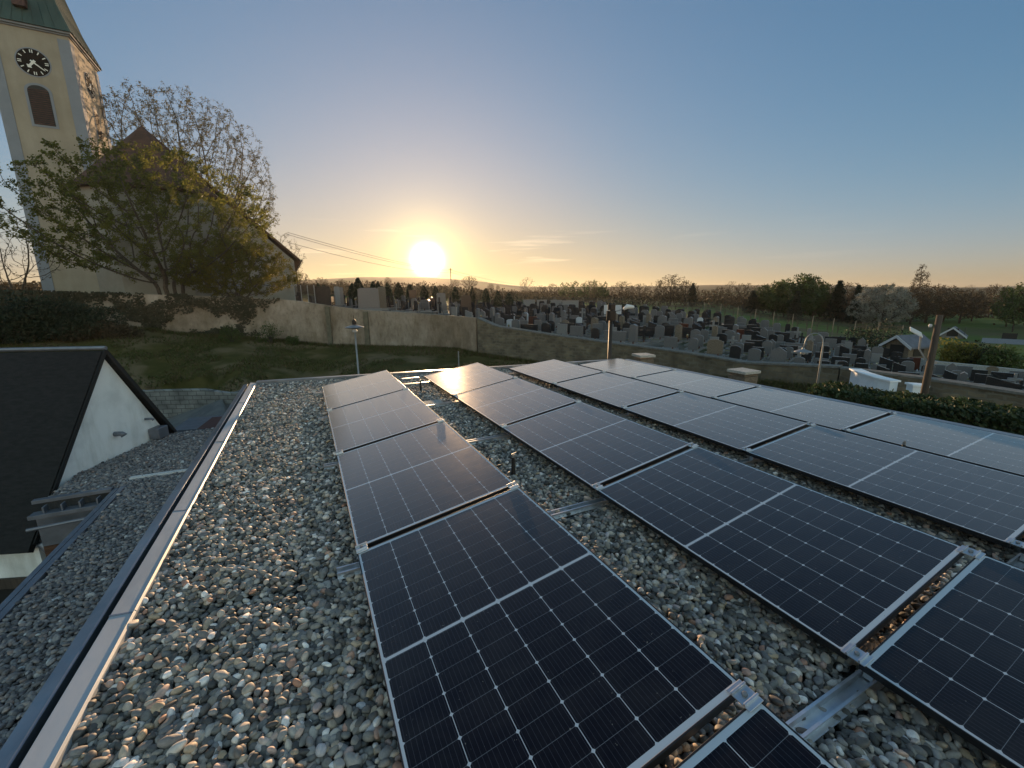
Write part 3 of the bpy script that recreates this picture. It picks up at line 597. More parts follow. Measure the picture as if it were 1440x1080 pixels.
for ri,(xl,xr,zl,zr) in enumerate(ROW):
    tilt=math.atan2(zr-zl,xr-xl); cx=(xl+xr)/2; cz=(zl+zr)/2+H
    nlab=['far','second','third','fourth','fifth','nearest']
    for k in range(6):
        y=Y0-(k+.5)*PP; e=rnd.uniform(-.0015,.0015)
        lab='%s solar panel in the %s row%s'%(['farthest','second','third','fourth','fifth','sixth'][k],['leftmost','second from left','third from left','rightmost'][ri],
             ', pale with sky glare' if k==0 else ' from the far end')
        rot=(rnd.uniform(-.0015,.0015),-tilt,0)
        if first: pn.location=(cx,y,cz+e); pn.rotation_euler=rot; pn['label']=lab; first=False
        else: copy_thing(pn,(cx,y,cz+e),lab,rot=rot)
    for k in range(1,6):
        for sd in(0,1):
            y=Y0-k*PP; f=.028 if sd==0 else 1-.028
            loc=(xl+(xr-xl)*f,y,zl+H+(zr-zl)*f)
            lab='silver clamp at the %s end of the %s joint in the %s row'%(['left','right'][sd],['first','second','third','fourth','fifth'][k-1],['leftmost','second','third','rightmost'][ri])
            if cfirst: clamp.location=loc; clamp.rotation_euler=(0,-tilt,0); clamp['label']=lab; cfirst=False
            else: copy_thing(clamp,loc,lab,rot=(0,-tilt,0))
# rails below the joints
rail=thing('mounting_rail',(0,0,0),'','rail','aluminium rails running across under the panel joints')
def chan(b,x0,x1,w,z0):
    pr=[(-w,z0),(w,z0),(w,z0+.004),(w*.55,z0+.004),(w*.55,z0+.034),(w*.72,z0+.034),(w*.72,z0+.038),(w*.48,z0+.038),(w*.48,z0+.006),(-w*.48,z0+.006),(-w*.48,z0+.038),(-w*.72,z0+.038),(-w*.72,z0+.034),(-w*.55,z0+.034),(-w*.55,z0+.004),(-w,z0+.004)]
    b.prism(pr,x0,x1,lambda p,t:(t,p[0],p[1]))
b=MB(); chan(b,0,6.72,.046,.018); b.build('channel',M['alu'],rail)
for x in(1.05,2.87,4.70,6.50,.17,2.05,3.88,5.68):
    b=MB(); b.box(x-.02,x+.02,-.018,.018,.03,(.20 if x<6 else .08) if x in(1.05,2.87,4.70,6.50) else (.08 if x<5 else .03)); b.build('upright',M['alu'],rail)
learn(rail)
for k in range(7):
    y=Y0-k*PP+(-.10 if k==0 else 0)-.03; loc=(.02,y,0)
    lab='aluminium rail under the panel rows, %s from the far roof edge'%ordn(k)
    if k==0: rail.location=loc; rail['label']=lab
    else: copy_thing(rail,loc,lab)
b=MB(); chan(b,0,.20,.05,.04); 
# lightning-rod style black stands between the rows
st=thing('rod_stand',(0,0,0),'','stand','small black stands carrying lightning wire between the rows')
b=MB(); b.lathe([(.05,0),(.05,.02),(.022,.035),(.014,.20),(.014,.205)],n=12); b.build('post',M['black'],st,smooth=False)
b=MB(); b.box(-.016,.016,-.010,.010,.206,.232); b.tube([(-.02,0,.236),(.035,.006,.245)],.005,6); b.build('clip',M['galv'],st)
learn(st)
sp_=[((722,672),.0,'black stand with silver clip in the gravel gap right of the leftmost panel row',1.),((592,552),.0,'black stand with silver clip beside the concrete slab at the far end',1.),((848,534),.0,'small stand peeking out behind the far panel of the third row',1.),((1272,660),.0,'short stand with bright clip between the two rightmost panel rows',1.)]
for i,((px,py),z,lab,s) in enumerate(sp_):
    loc=PZ(px,py,z)
    if i==2: loc=Vector((5.22,Y0-.55,0)); s=1.0
    if i==3: loc=PZ(1272,622,.25); loc.z=0; s=1.1
    if i==0: st.location=loc; st['label']=lab
    else: copy_thing(st,loc,lab,scale=(1,1,s),rz=i*1.1)
q=PZ(606,566,.05); b=MB(); b.box(-.17,.17,-.10,.10,0,.06); o=b.build('concrete_slab',M['paver'],None,bevel=.006,loc=(q.x,q.y,.0)); tag(o,'small concrete slab lying on the gravel beside the far black stand','slab')
# stray cross bar at far end of the strip
a_=PZ(572,533,.04); c_=PZ(592,531,.04)
b=MB(); b.box(-.15,.2,-.03,.03,.03,.06); o=b.build('short_rail',M['alu'],None,bevel=.003,loc=(a_.x+.05,a_.y,0)); tag(o,'short loose aluminium rail piece at the far roof edge','rail')
# ------------------------------------------------ roof pebbles
rng=np.random.default_rng(11)
def roofpts(s,z):
    p=jit(RX0+.02,6.98,-.6,9.3,s,rng)
    k=(p[:,1]<9.25-(p[:,0]-RX0)*.150)
    jd=np.abs((Y0-p[:,1]+PP/2)%PP-PP/2)
    for (xl,xr,_,_) in ROW: k&=~((p[:,0]>xl+.38)&(p[:,0]<xr-.22)&(p[:,1]<Y0-.3)&(jd>.30))
    p=p[k]; n=len(p); return np.column_stack([p,z+rng.uniform(-.008,.01,n)])
pts=np.vstack([roofpts(.031,.0),roofpts(.0285,.018),roofpts(.057,.029)])
# keep the rails mostly clear
ry=np.array([Y0-k*PP+(-.10 if k==0 else 0)-.03 for k in range(7)])
dy=np.abs(pts[:,1:2]-ry[None]).min(1)
keep=(dy>.075)|(pts[:,2]<.012)|(rng.random(len(pts))<.08)
pts=pts[keep]
gravel('roof_gravel','loose grey and brown river pebbles covering the flat roof',pts,.0345,M['pebble'],1,2)
print('pebbles',len(pts))

# ------------------------------------------------ lower annex with gravel roof
LZ=-2.3
ann=thing('flat_roof_annex',(-2.5,9,-5.5),'lower flat roofed annex with grey gravel roof below the left edge','building')
al=-Vector(ann.location)
def apart(mb,name,mt,**k):
    o=mb.build(name,mt,ann,**k); o.location=al; return o
A0=PZ(4,860,LZ);A1=PZ(177,686,LZ);A2=PZ(105,690,LZ);A3=PZ(110,668,LZ);A4=PZ(245,607,LZ);A5=PZ(315,606,LZ)
xe=(A0.x+A1.x)/2
lp=[(RX0-.216,-3),(RX0-.216,A5.y+.05),(A4.x+.05,A4.y+.2),(A3.x,A3.y),(A2.x-.35,A1.y),(xe,A1.y),(xe,-3)]
b=MB(); b.prism(lp[::-1],-6,LZ-.32); apart(b,'wall',M['metalgrey'])
def shrink(v): return v
b=MB(); b.prism([(x+(0 if i>1 and i<5 else 0),y) for i,(x,y) in enumerate(lp)][::-1],LZ-.315,LZ-.02); apart(b,'roof',M['membrane'])
b=MB(); b.box(xe-.02,xe+.07,-3,A1.y,LZ-.05,LZ+.06); b.box(xe-.16,xe-.08,-3,A1.y+.1,LZ-.06,LZ+.01); apart(b,'edge_trim',M['metalgrey'],bevel=.004)
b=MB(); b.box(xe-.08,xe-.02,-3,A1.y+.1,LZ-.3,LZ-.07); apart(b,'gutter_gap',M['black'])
# canopy edge stepping left with brackets, timber wall below
xw=A2.x-.5
b=MB(); b.box(xw,xe-.17,A1.y-.06,A1.y+.06,LZ-.02,LZ+.05); b.box(xw,xe-.17,A1.y-.30,A1.y-.24,LZ-.25,LZ-.17); b.box(xw,xe-.17,A1.y-.24,A1.y-.06,LZ-.20,LZ-.18)
for i in range(6): x=xw+.2+i*.27; b.box(x,x+.03,A1.y-.235,A1.y-.065,LZ-.175,LZ-.05)
b.tube([(xw,A1.y-.40,LZ-.40),(xe-.17,A1.y-.40,LZ-.36)],.035,8)
apart(b,'gutter',M['metalgrey'],bevel=.003)
b=MB(); b.box(xw,xe-.18,A1.y-.055,A1.y-.01,LZ-.95,LZ-.33); apart(b,'fascia',M['metalgrey'])
b=MB(); b.box(xw,xe-.18,A1.y-.05,A1.y,-5.6,LZ-.96); apart(b,'timber_wall',M['wood'])
# vents and box against gable are parts of house (below)
# loose rail on lower roof
q0=PZ(183,673,LZ+.05); q1=PZ(268,661,LZ+.05); dv=(q1-q0); L=dv.length
ra=thing('loose_rail',q0,'long white metal rail lying on the lower gravel roof','rail',rz=math.atan2(dv.y,dv.x))
b=MB(); b.box(0,L+.3,-.06,.06,-.03,-.01); b.build('base_strip',M['alu'],ra)
b=MB(); b.box(0,L+.3,-.05,-.02,-.008,.03); b.box(0,L+.3,.02,.05,-.008,.03); b.build('flange',M['lamp_white'],ra)
# pebbles on lower roof
def inpoly(p,poly):
    x,y=p[:,0],p[:,1]; c=np.zeros(len(p),bool); n=len(poly)
    for i in range(n):
        x0,y0=poly[i];x1,y1=poly[(i+1)%n]
        if y0==y1: continue
        k=((y0>y)!=(y1>y))&(x<(x1-x0)*(y-y0)/(y1-y0)+x0); c^=k
    return c
pp=[]
for s,z in((.055,.0),(.05,.025),(.12,.045)):
    p=jit(-6.,RX0-.22,3.0,A5.y+.3,s,rng); p=p[inpoly(p,[(RX0-.23,3),(RX0-.23,A5.y),(A4.x+.05,A4.y+.1),(A3.x,A3.y),(A2.x-.3,A1.y+.08),(xe+.08,A1.y+.08),(xe+.08,3)])]
    pp.append(np.column_stack([p,LZ+z+rng.uniform(-.01,.012,len(p))]))
gravel('lower_roof_gravel','fine dull grey gravel on the lower annex roof',np.vstack(pp),.058,M['pebble_low'],2,1)
# flat roof light box beyond the annex
q=PZ(260,607,LZ-1.2)
sk=thing('porch_roof',(q.x,q.y,-5.5),'small blue grey framed porch roof with brown panel beyond the annex','roof',rz=R(-8))
b=MB(); b.box(-.6,2.4,0,2.2,1.75,2.0); b.build('frame',M['metalgrey'],sk,bevel=.01)
b=MB(); b.box(.35,2.1,.15,1.9,2.003,2.02); b.build('panel',mat('brown_panel_top',(.09,.035,.025),.6),sk)
for x in(-.45,2.05): 
    b=MB(); b.box(x,x+.12,.1,.22,0,1.747); b.build('post',M['metalgrey'],sk)

# ------------------------------------------------ gabled house on the left
n20=Vector((math.cos(R(20)),-math.sin(R(20)),0)); u20=Vector((math.sin(R(20)),math.cos(R(20)),0))
Aw=PZ(247,607,LZ); c0=n20.dot(Aw)
def onplane(px,py): d=ray(px,py); return CAM+d*(c0/n20.dot(d))
Bw=onplane(50,757); Pk=onplane(147,491)
ho=thing('gabled_house',(Bw.x,Bw.y,-5.5),'house with steep dark roof and bright white gable wall','house',rz=-R(20))
# local: +y along gable (u20), -x away (ridge direction); local x=n20 dir
def loc(v): d=Vector(v)-Vector((Bw.x,Bw.y,-5.5)); return (d.dot(n20),d.dot(u20),d.z)
la,lb,lk=loc(Aw),loc(Bw),loc(Pk)
LH=9.
b=MB(); b.prism([(lb[1]+.12,-.3),(la[1]-.1,-.3),(la[1]-.1,la[2]-.12),(lk[1],lk[2]-.12),(lb[1]+.12,lb[2]+.05)],-LH,-.12,lambda p,t:(t,p[0],p[1])); b.build('wall',M['white_render'],ho)
th=.12
def slope(y0,z0,y1,z1,name):
    d=Vector((y1-y0,z1-z0)).normalized(); n=Vector((-d.y,d.x)); 
    if n.y<0:n=-n
    b=MB(); b.prism([(y0,z0),(y1,z1),(y1+n.x*th,z1+n.y*th),(y0+n.x*th,z0+n.y*th)],-LH-.3,.0,lambda p,t:(t,p[0],p[1])); return b.build(name,M['dark_roof'],ho)
ov=.18
d1=Vector((lb[1]-lk[1],lb[2]-lk[2])).normalized(); d2=Vector((la[1]-lk[1],la[2]-lk[2])).normalized()
slope(lk[1],lk[2]-.11,lb[1]+d1.x*ov,lb[2]+d1.y*ov-.11,'roof'); slope(lk[1],lk[2]-.11,la[1]+d2.x*.05,la[2]+d2.y*.05-.11,'roof')
b=MB()
for (e,ds) in((lb,d1),(la,d2)):
    nn=Vector((-ds.y,ds.x)); 
    if nn.y<0: nn=-nn
    p0=Vector((lk[1],lk[2]-.02)); p1=Vector((e[1],e[2]-.02))+ds*.1
    b.prism([tuple(p0-nn*.05),tuple(p1-nn*.05),tuple(p1+nn*.035),tuple(p0+nn*.035)],.001,.03,lambda p,t:(t,p[0],p[1]))
b.build('verge_board',M['black'],ho)
b=MB(); b.tube([(.04,lk[1],lk[2]+.03),(-LH,lk[1],lk[2]+.03)],.05,8); b.build('ridge',M['metalgrey'],ho)
# soffit/wall at the near eave, beam and dark opening
b=MB(); b.box(-LH,-.12,lb[1]+.10,lb[1]+.118,0,lb[2]-1.15); b.build('garage_opening',M['dark'],ho)
b=MB(); b.box(-LH,-.13,lb[1]+.04,lb[1]+.10,lb[2]-1.14,lb[2]-.92); b.build('lintel',M['pole_wood'],ho)
b=MB(); b.tube([(.12,lb[1]+.35,0),(.12,lb[1]+.35,lb[2]-.9),(.10,lb[1]+.15,lb[2]-.45),(.05,lb[1]+.05,lb[2]-.12)],.09,10); b.build('downpipe',M['metalgrey'],ho,smooth=True)
b=MB(); b.box(.0,.22,lb[1]+.5,lb[1]+1.2,lb[2]-.35,lb[2]+.25); b.build('flashing_box',M['metalgrey'],ho,bevel=.01)
for (px,py,r_) in((168,610,.06),(210,589,.03)):
    l=loc(onplane(px,py)); b=MB(); b.tube([(-.11,l[1],l[2]),(.06,l[1],l[2]),(.10,l[1],l[2]-r_*.9)],[r_,r_,r_*1.25],12); b.build('vent_hood',M['metalgrey'],ho,smooth=True)
l=loc(onplane(222,608)); b=MB(); b.box(-.11,.16,l[1]-.2,l[1]+.2,l[2]-.15,l[2]+.16); b.build('vent_box',M['metalgrey'],ho,bevel=.02)

# ------------------------------------------------ church
CH=thing('church',(-24.35,61.99,.8),'church with ochre clock tower, green copper spire and steep brown roof','church',rz=R(2))
ZB=.8
def cpart(mb,name,mt,parent=None,**k): return mb.build(name,mt,parent or CH,**k)
TW,TD,TH=6.0,7.4,27.3-ZB
b=MB(); b.box(0,TW,0,TD,0,TH); tower=cpart(b,'tower_wall',M['ochre'])
b=MB()
pw=.85
for x0,x1,y0,y1 in((-.05,pw,-.05,.0),(TW-pw,TW+.05,-.05,.0),(TW,TW+.05,0,pw),(TW,TW+.05,TD-pw,TD+.05),(-.05,0,0,pw)):
    b.box(x0,x1,y0,y1,0,TH-.62)
cpart(b,'corner_pilaster',M['pilaster'])
b=MB(); b.box(-.12,TW+.12,-.12,TD+.12,TH-.28,TH-.14); b.box(-.28,TW+.28,-.28,TD+.28,TH-.137,TH+.05); cpart(b,'cornice',M['pilaster'],bevel=.03)
# flared copper spire
b=MB(); pr=[(.42,.053),(.1,.9),(-.5,2.6),(-1.35,6.2),(-2.3,10.5),(-2.97,14.)]
cxs,cys=TW/2,TD/2
for (e,z) in pr:
    b.v+=[(-e,-e,TH+z),(TW+e,-e,TH+z),(TW+e,TD+e,TH+z),(-e,TD+e,TH+z)]
for i in range(len(pr)-1):
    for k in range(4): b.f.append((i*4+k,i*4+(k+1)%4,(i+1)*4+(k+1)%4,(i+1)*4+k))
b.f.append((3,2,1,0)); n_=len(b.v); b.f.append((n_-4,n_-3,n_-2,n_-1)); spire=cpart(b,'spire',M['copper'])
b=MB()
for j in range(9):    # standing seams front and right
    t=(j+.5)/9
    for side in(0,1):
        pts_=[]
        for (e,z) in pr:
            if side==0: pts_.append((-e+(TW+2*e)*t,-e-.02,TH+z))
            else: pts_.append((TW+e+.02,-e+(TD+2*e)*t,TH+z))
        b.tube(pts_,.035,4)
cpart(b,'seam',M['copper'],spire)
b=MB(); b.hexa([(2.55,-.42,TH+1.45),(3.45,-.42,TH+1.45),(3.45,.6,TH+1.45),(2.55,.6,TH+1.45),(2.55,-.30,TH+2.25),(3.45,-.30,TH+2.25),(3.45,.8,TH+2.35),(2.55,.8,TH+2.35)]); cpart(b,'dormer',M['shutter'],spire)
def clock(cx_,cz_,rr,side):
    def T(x,y,z):   # local clock plane: x right, z up, y outwards
        return (cx_+x,-y,cz_+z) if side==0 else (TW+y,cx_+x,cz_+z)
    def poly(ps,y0,y1,mb): mb.prism(ps,y0,y1,lambda p,t:T(p[0],t,p[1]))
    circ=lambda r,n=40:[(r*math.cos(2*math.pi*i/n),r*math.sin(2*math.pi*i/n)) for i in range(n)]
    b=MB(); poly(circ(rr*1.09),.0,.02,b); ring=cpart(b,'clock_surround',M['pilaster'])
    b=MB(); poly(circ(rr),.023,.04,b); face=cpart(b,'clock_face',M['clock'])
    b=MB()
    for h in range(12):
        a=math.radians(90-30*h); ca,sa=math.cos(a),math.sin(a)
        wd=.09 if h%3 else .15; r0,r1=rr*.70,rr*.93
        if h%3==0:
            for o_ in(-.075,.075):
                poly([(ca*r0-sa*(o_-.035),sa*r0+ca*(o_-.035)),(ca*r1-sa*(o_-.035),sa*r1+ca*(o_-.035)),(ca*r1-sa*(o_+.035),sa*r1+ca*(o_+.035)),(ca*r0-sa*(o_+.035),sa*r0+ca*(o_+.035))],.043,.05,b)
        else: poly([(ca*r0-sa*wd*.4,sa*r0+ca*wd*.4),(ca*r1-sa*wd*.5,sa*r1+ca*wd*.5),(ca*r1+sa*wd*.5,sa*r1-ca*wd*.5),(ca*r0+sa*wd*.4,sa*r0-ca*wd*.4)],.043,.05,b)
    cpart(b,'numeral',M['clock_white'],face)
    for a,l,wd,y in((90-21.5*6,rr*.86,.07,.055),(90-7.36*30,rr*.58,.11,.065)):
        a=math.radians(a); ca,sa=math.cos(a),math.sin(a)
        b=MB(); pts_=[(-.18*rr,wd),(l*.6,wd*.8),(l*.72,wd*2.1),(l,0),(l*.72,-wd*2.1),(l*.6,-wd*.8),(-.18*rr,-wd)]
        if l>rr*.7: pts_=[(-.2*rr,wd),(l*.9,wd*.5),(l,0),(l*.9,-wd*.5),(-.2*rr,-wd)]
        poly([(p[0]*ca-p[1]*sa,p[0]*sa+p[1]*ca) for p in pts_],y,y+.008,b); cpart(b,'hand',M['clock_white'],face)
clock(3.05,24.15-ZB,1.17,0); clock(3.8,24.2-ZB,1.12,1)
def louvre(cx_,z0,z1,wd,side):
    def T(x,y,z): return (cx_+x,-y,z) if side==0 else (TW+y,cx_+x,z)
    def arch(w_,zt,zb): 
        r=w_/2; return [(-r,zb),(r,zb)]+[(r*math.cos(math.pi*i/12),zt-r*.75+r*.75*math.sin(math.pi*i/12)) for i in range(13)]
    b=MB(); b.prism(arch(wd+.42,z1+.2,z0-.2),.0,.03,lambda p,t:T(p[0],t,p[1])); cpart(b,'window_surround',M['pilaster'])
    b=MB(); b.prism(arch(wd,z1,z0),.033,.05,lambda p,t:T(p[0],t,p[1])); w_=cpart(b,'louvre_window',M['dark'])
    b=MB()
    z=z0+.1
    while z<z1-.35:
        hw=wd/2-.06; b.hexa([T(-hw,.055,z),T(hw,.055,z),T(hw,.10,z-.06),T(-hw,.10,z-.06),T(-hw,.055,z+.03),T(hw,.055,z+.03),T(hw,.10,z-.03),T(-hw,.10,z-.03)]); z+=.19
    cpart(b,'slat',M['shutter'],w_)
louvre(2.95,18.6-ZB,22.15-ZB,1.55,0); louvre(4.0,18.9-ZB,21.9-ZB,1.3,1)
# nave: gable wall, roof, choir hip
gy=-7.8; zp=17.5-ZB
b=MB(); b.prism([(6.9,-.5),(23.6,-.5),(23.6,5.6-ZB),(12.04,zp-.55),(6.9,11.6-ZB)],gy,gy+24,lambda p,t:(p[0],t,p[1])); cpart(b,'nave_wall',M['church_wall'])
b=MB()
for (x0,z0,x1,z1) in((12.04,zp,24.25,5.75-ZB),(12.04,zp,6.4,11.7-ZB)):
    b.prism([(x0,z0),(x1,z1),(x1,z1-.3),(x0,z0-.38)] if x1>x0 else [(x1,z1),(x0,z0),(x0,z0-.38),(x1,z1-.3)],gy-.25,gy+24.3,lambda p,t:(p[0],t,p[1]))
roof=cpart(b,'nave_roof',M['tile'])
b=MB(); b.tube([(24.35,gy-.3,5.6-ZB),(24.35,gy+24,5.6-ZB)],.10,8); b.tube([(24.3,gy-.1,5.5-ZB),(23.9,gy-.05,4.95-ZB),(23.72,gy-.05,4.6-ZB),(23.72,gy-.05,0)],.06,6); cpart(b,'gutter',M['pole_dark'])
b=MB(); b.box(17,23.63,gy-.05,gy,2.0,2.18); cpart(b,'string_course',M['pilaster'])
b=MB(); b.prism([(7.3,gy-.01),(7.3,gy-2.4),(9.5,gy-4.2),(14.7,gy-4.2),(16.9,gy-2.4),(16.9,gy-.01)][::-1],-.8,11.2-ZB); cpart(b,'choir_wall',M['church_wall'])
b=MB(); ev=[(6.8,gy-.26),(6.8,gy-2.6),(9.25,gy-4.7),(14.95,gy-4.7),(17.4,gy-2.6),(17.4,gy-.26)]; n_=len(ev)
b.v+= [(x,y,11.203-ZB) for x,y in ev]+[(x,y,11.4-ZB) for x,y in ev]+[(12.04,gy-.3,zp-.02)]
for i in range(n_-1): b.f.append((i+1,i,n_+i,n_+i+1)); b.f.append((n_+i+1,n_+i,2*n_))
b.f.append(tuple(range(n_))); cpart(b,'choir_roof',M['tile'])

# ------------------------------------------------ trees
def frame(d):
    u=d.orthogonal().normalized(); return u,d.cross(u)
def tree_mesh(seed,h,cw,stems=1,levels=5,leaf=.12,nleaf=4,spread=.7,trunk_r=None,up=.25,cz=.55,ch=.5,leaf_from=3,leafprob=None,fork=(3,4),trunk_h=.2,minr=.012,rat=(.62,.8)):
    """returns wood MB, leaves MB ; envelope = ellipsoid centre cz*h, half height ch*h, half width cw/2"""
    r=random.Random(seed); W=MB(); Lf=MB(); c=Vector((0,0,cz*h)); ex,ez=cw/2,ch*h
    def inside(p): return ((p.x/ex)**2+(p.y/ex)**2+((p.z-c.z)/ez)**2)
    def leaves(p,n,s,ax):
        for _ in range(n):
            q=p+Vector((r.gauss(0,1),r.gauss(0,1),r.gauss(0,.8)))*s*1.3
            a=Vector((r.gauss(0,1),r.gauss(0,1),r.gauss(0,1))).normalized(); u,v=frame(a); l=s*r.uniform(.6,1.2)
            b0=len(Lf.v); Lf.v+= [tuple(q-u*l*.5),tuple(q+v*l*.33),tuple(q+u*l*.5),tuple(q-v*l*.33)]; Lf.f.append((b0,b0+1,b0+2,b0+3))
    def grow(p,d,L,rad,lv):
        n=3 if lv<3 else 2; pts=[p]; q=p; dd=d
        for i in range(n):
            k=inside(q+dd*L/n)
            dd=(dd+Vector((r.gauss(0,.16),r.gauss(0,.16),r.gauss(0,.10)+up*.25))).normalized()
            if k>1 and lv>0: dd=(dd-(q-c).normalized()*.35).normalized(); 
            q=q+dd*(L/n)*(1 if k<1.15 or lv==0 else .45); pts.append(q)
        r1=max(rad*.55,minr*.6)
        W.tube(pts,[rad+(r1-rad)*i/n for i in range(n+1)],(8,6,5,4,3,3,3)[min(lv,6)],cap=False)
        if lv>=leaf_from and nleaf:
            for pt in pts[1:]:
                pr_=1 if leafprob is None else leafprob(pt,h)
                if r.random()<pr_: leaves(pt,nleaf,leaf,dd)
        if lv>=levels: return
        k=r.randint(*fork)
        for j in range(k):
            t=r.uniform(.45,1) if j else 1.; pt=pts[-1] if j==0 else pts[min(n-1,int(t*n))].lerp(pts[min(n,int(t*n)+1)],t*n-int(t*n))
            u,v=frame(dd); a=r.uniform(0,6.28); sp_=spread*r.uniform(.55,1.15)*(.55 if j==0 else 1)
            nd=(dd+(u*math.cos(a)+v*math.sin(a))*sp_).normalized()
            grow(pt,nd,L*r.uniform(*rat),r1*(.9 if j==0 else .68),lv+1)
    tr=trunk_r or h*.022
    for s in range(stems):
        a=6.28*s/stems+r.uniform(0,1); lean=.0 if stems==1 else .28
        d=Vector((math.cos(a)*lean,math.sin(a)*lean,1)).normalized()
        grow(Vector((math.cos(a)*.35*(stems>1),math.sin(a)*.35*(stems>1),-.3)),d,h*trunk_h*(1 if stems==1 else r.uniform(.85,1.2)),tr*(1 if stems==1 else .75),0)
    pts=np.array(W.v); 
    hi=pts[pts[:,2]>np.percentile(pts[:,2],45)]; mx_,my_,mz_=hi[:,0].mean(),hi[:,1].mean(),hi[:,2].mean()
    def shr_(v): k=max(0,v[2])/mz_; return (v[0]-mx_*k,v[1]-my_*k,v[2])
    W.v=[shr_(v) for v in W.v]; Lf.v=[shr_(v) for v in Lf.v]; pts=np.array(W.v)
    top=np.percentile(pts[:,2],99.7); rx=np.percentile(np.hypot(pts[:,0],pts[:,1]),98.5); fz=h/top; fx=(cw/2)/rx
    def sc_(v): return (v[0]*fx,v[1]*fx,v[2]*fz)
    W.v=[sc_(v) for v in W.v]
    if Lf.v:
        q=np.array(Lf.v).reshape(-1,4,3); c=q.mean(1,keepdims=True); cc=c*np.array([fx,fx,fz]); Lf.v=[tuple(v) for v in (q-c+cc).reshape(-1,3)]
    return W,Lf
def col_tree(seed,h,cw,n=1500,step=.4,stems=1,base=.12,leaf=.12,nleaf=2,leafr=.02,kill=1.6,cshape=1.,rtip=.012,cpow=2.1,shell=.45,lp=1.,stemr=.5,top=1.,low=.0,thick=1.,lean=0.,jit=.25,clump=0):
    """crown dome filled by branches growing towards scattered bud points"""
    g=np.random.default_rng(seed)
    A=[]
    zc=h*(base+(1-base)*.42)
    while len(A)<n:
        p=g.uniform(-1,1,3); r_=np.linalg.norm(p)
        if r_>1 or g.random()>shell+(1-shell)*r_**2: continue
        z=zc+p[2]*((h-zc) if p[2]>0 else (zc-h*(base+low)))
        k=1+.13*math.sin(3*math.atan2(p[1],p[0])+seed)+.08*math.sin(7*math.atan2(p[1],p[0])+4*p[2])
        q=(p[0]*cw/2*k*cshape,p[1]*cw/2*k,z)
        if clump and mn.noise(Vector((q[0]*.45,q[1]*.45,q[2]*.6+seed)))<-clump: continue
        A.append(q)
    A=np.array(A)
    N_=[];par=[]
    for s_ in range(stems):
        a=6.28*s_/stems+seed; x,y=(math.cos(a)*stemr,math.sin(a)*stemr) if stems>1 else (0,0)
        prev=-1;z=-.3;zt=h*base*(1.1+.5*g.random())
        while z<zt:
            N_.append((x,y,z)); par.append(prev); prev=len(N_)-1; z+=step; x+=g.normal(0,.04)+ (math.cos(a)*.16 if stems>1 else lean)*step; y+=g.normal(0,.04)+(math.sin(a)*.16*step if stems>1 else 0)
    N_=list(map(np.array,N_)); near=np.full(len(A),-1); nd=np.full(len(A),1e9)
    def upd(i0):
        for i in range(i0,len(N_)):
            d=((A-N_[i])**2).sum(1); m_=d<nd; nd[m_]=d[m_]; near[m_]=i
    upd(0); alive=np.ones(len(A),bool); kd=(step*kill)**2
    for it in range(90):
        idx=np.where(alive)[0]
        if len(idx)==0: break
        acc={}
        for i in idx:
            v=A[i]-N_[near[i]]; v=v/(np.linalg.norm(v)+1e-9); acc.setdefault(near[i],[]).append(v)
        i0=len(N_); 
        for k_,vs_ in acc.items():
            v=np.sum(vs_,0)+g.normal(0,jit,3)*len(vs_)**.5; l=np.linalg.norm(v)
            if l<1e-6: continue
            N_.append(N_[k_]+v/l*step); par.append(k_)
        if len(N_)>15000: break
        upd(i0); alive&=nd>kd
    nN=len(N_); ch=[[] for _ in range(nN)]
    for i,p in enumerate(par):
        if p>=0: ch[p].append(i)
    rad=np.zeros(nN)
    for i in range(nN-1,-1,-1):
        rad[i]=rtip if not ch[i] else (sum(rad[c]**cpow for c in ch[i]))**(1/cpow)
    rad*=thick
    W=MB(); L=MB(); r=random.Random(seed)
    used=set()
    for i in range(nN):
        p=par[i]
        if p>=0 and ch[p] and ch[p][0]==i and p in used: continue
        if p<0 or (ch[p][0]!=i): start=i
        else: continue
        pts=[N_[p]] if p>=0 else []; rr_=[min(rad[p],rad[i]*1.1)] if p>=0 else []
        k_=i
        while True:
            pts.append(N_[k_]); rr_.append(rad[k_])
            if not ch[k_]: break
            k_=ch[k_][0]
        if len(pts)>1:
            rr_[-1]*=.4; mxr=max(rr_); W.tube(pts,rr_,8 if mxr>.12 else 5 if mxr>.04 else 3,cap=False)
    for i in range(nN):
        if rad[i]<=leafr*thick and nleaf:
            if r.random()>lp: continue
            q0=Vector(N_[i])
            # short side twig
            d=Vector((r.gauss(0,1),r.gauss(0,1),r.gauss(.3,.7))).normalized()*step*r.uniform(.5,1.1)
            W.tube([q0,q0+d*.6+Vector((0,0,.03)),q0+d],[rtip*.7,rtip*.5,rtip*.3],3,cap=False)
            for _ in range(nleaf):
                q=q0+d*r.uniform(.2,1.05)+Vector((r.gauss(0,1),r.gauss(0,1),r.gauss(0,1)))*leaf*.7
                u,v=frame(Vector((r.gauss(0,1),r.gauss(0,1),r.gauss(0,1))).normalized()); l=leaf*r.uniform(.6,1.25); b0=len(L.v)
                L.v+=[tuple(q-u*l*.5),tuple(q+v*l*.36),tuple(q+u*l*.5),tuple(q-v*l*.36)]; L.f.append((b0,b0+1,b0+2,b0+3))
    return W,L
from mathutils import noise as mn
def place_tree(name,loc,label,cat,Wm,Lm,wm,lm,group=None,rz=0.,scale=(1,1,1)):
    t=thing(name,loc,label,cat,group,rz); t.scale=scale
    Wm.build('trunk',wm,t); 
    if Lm and Lm.f: Lm.build('crown',lm,t)
    learn(t); return t
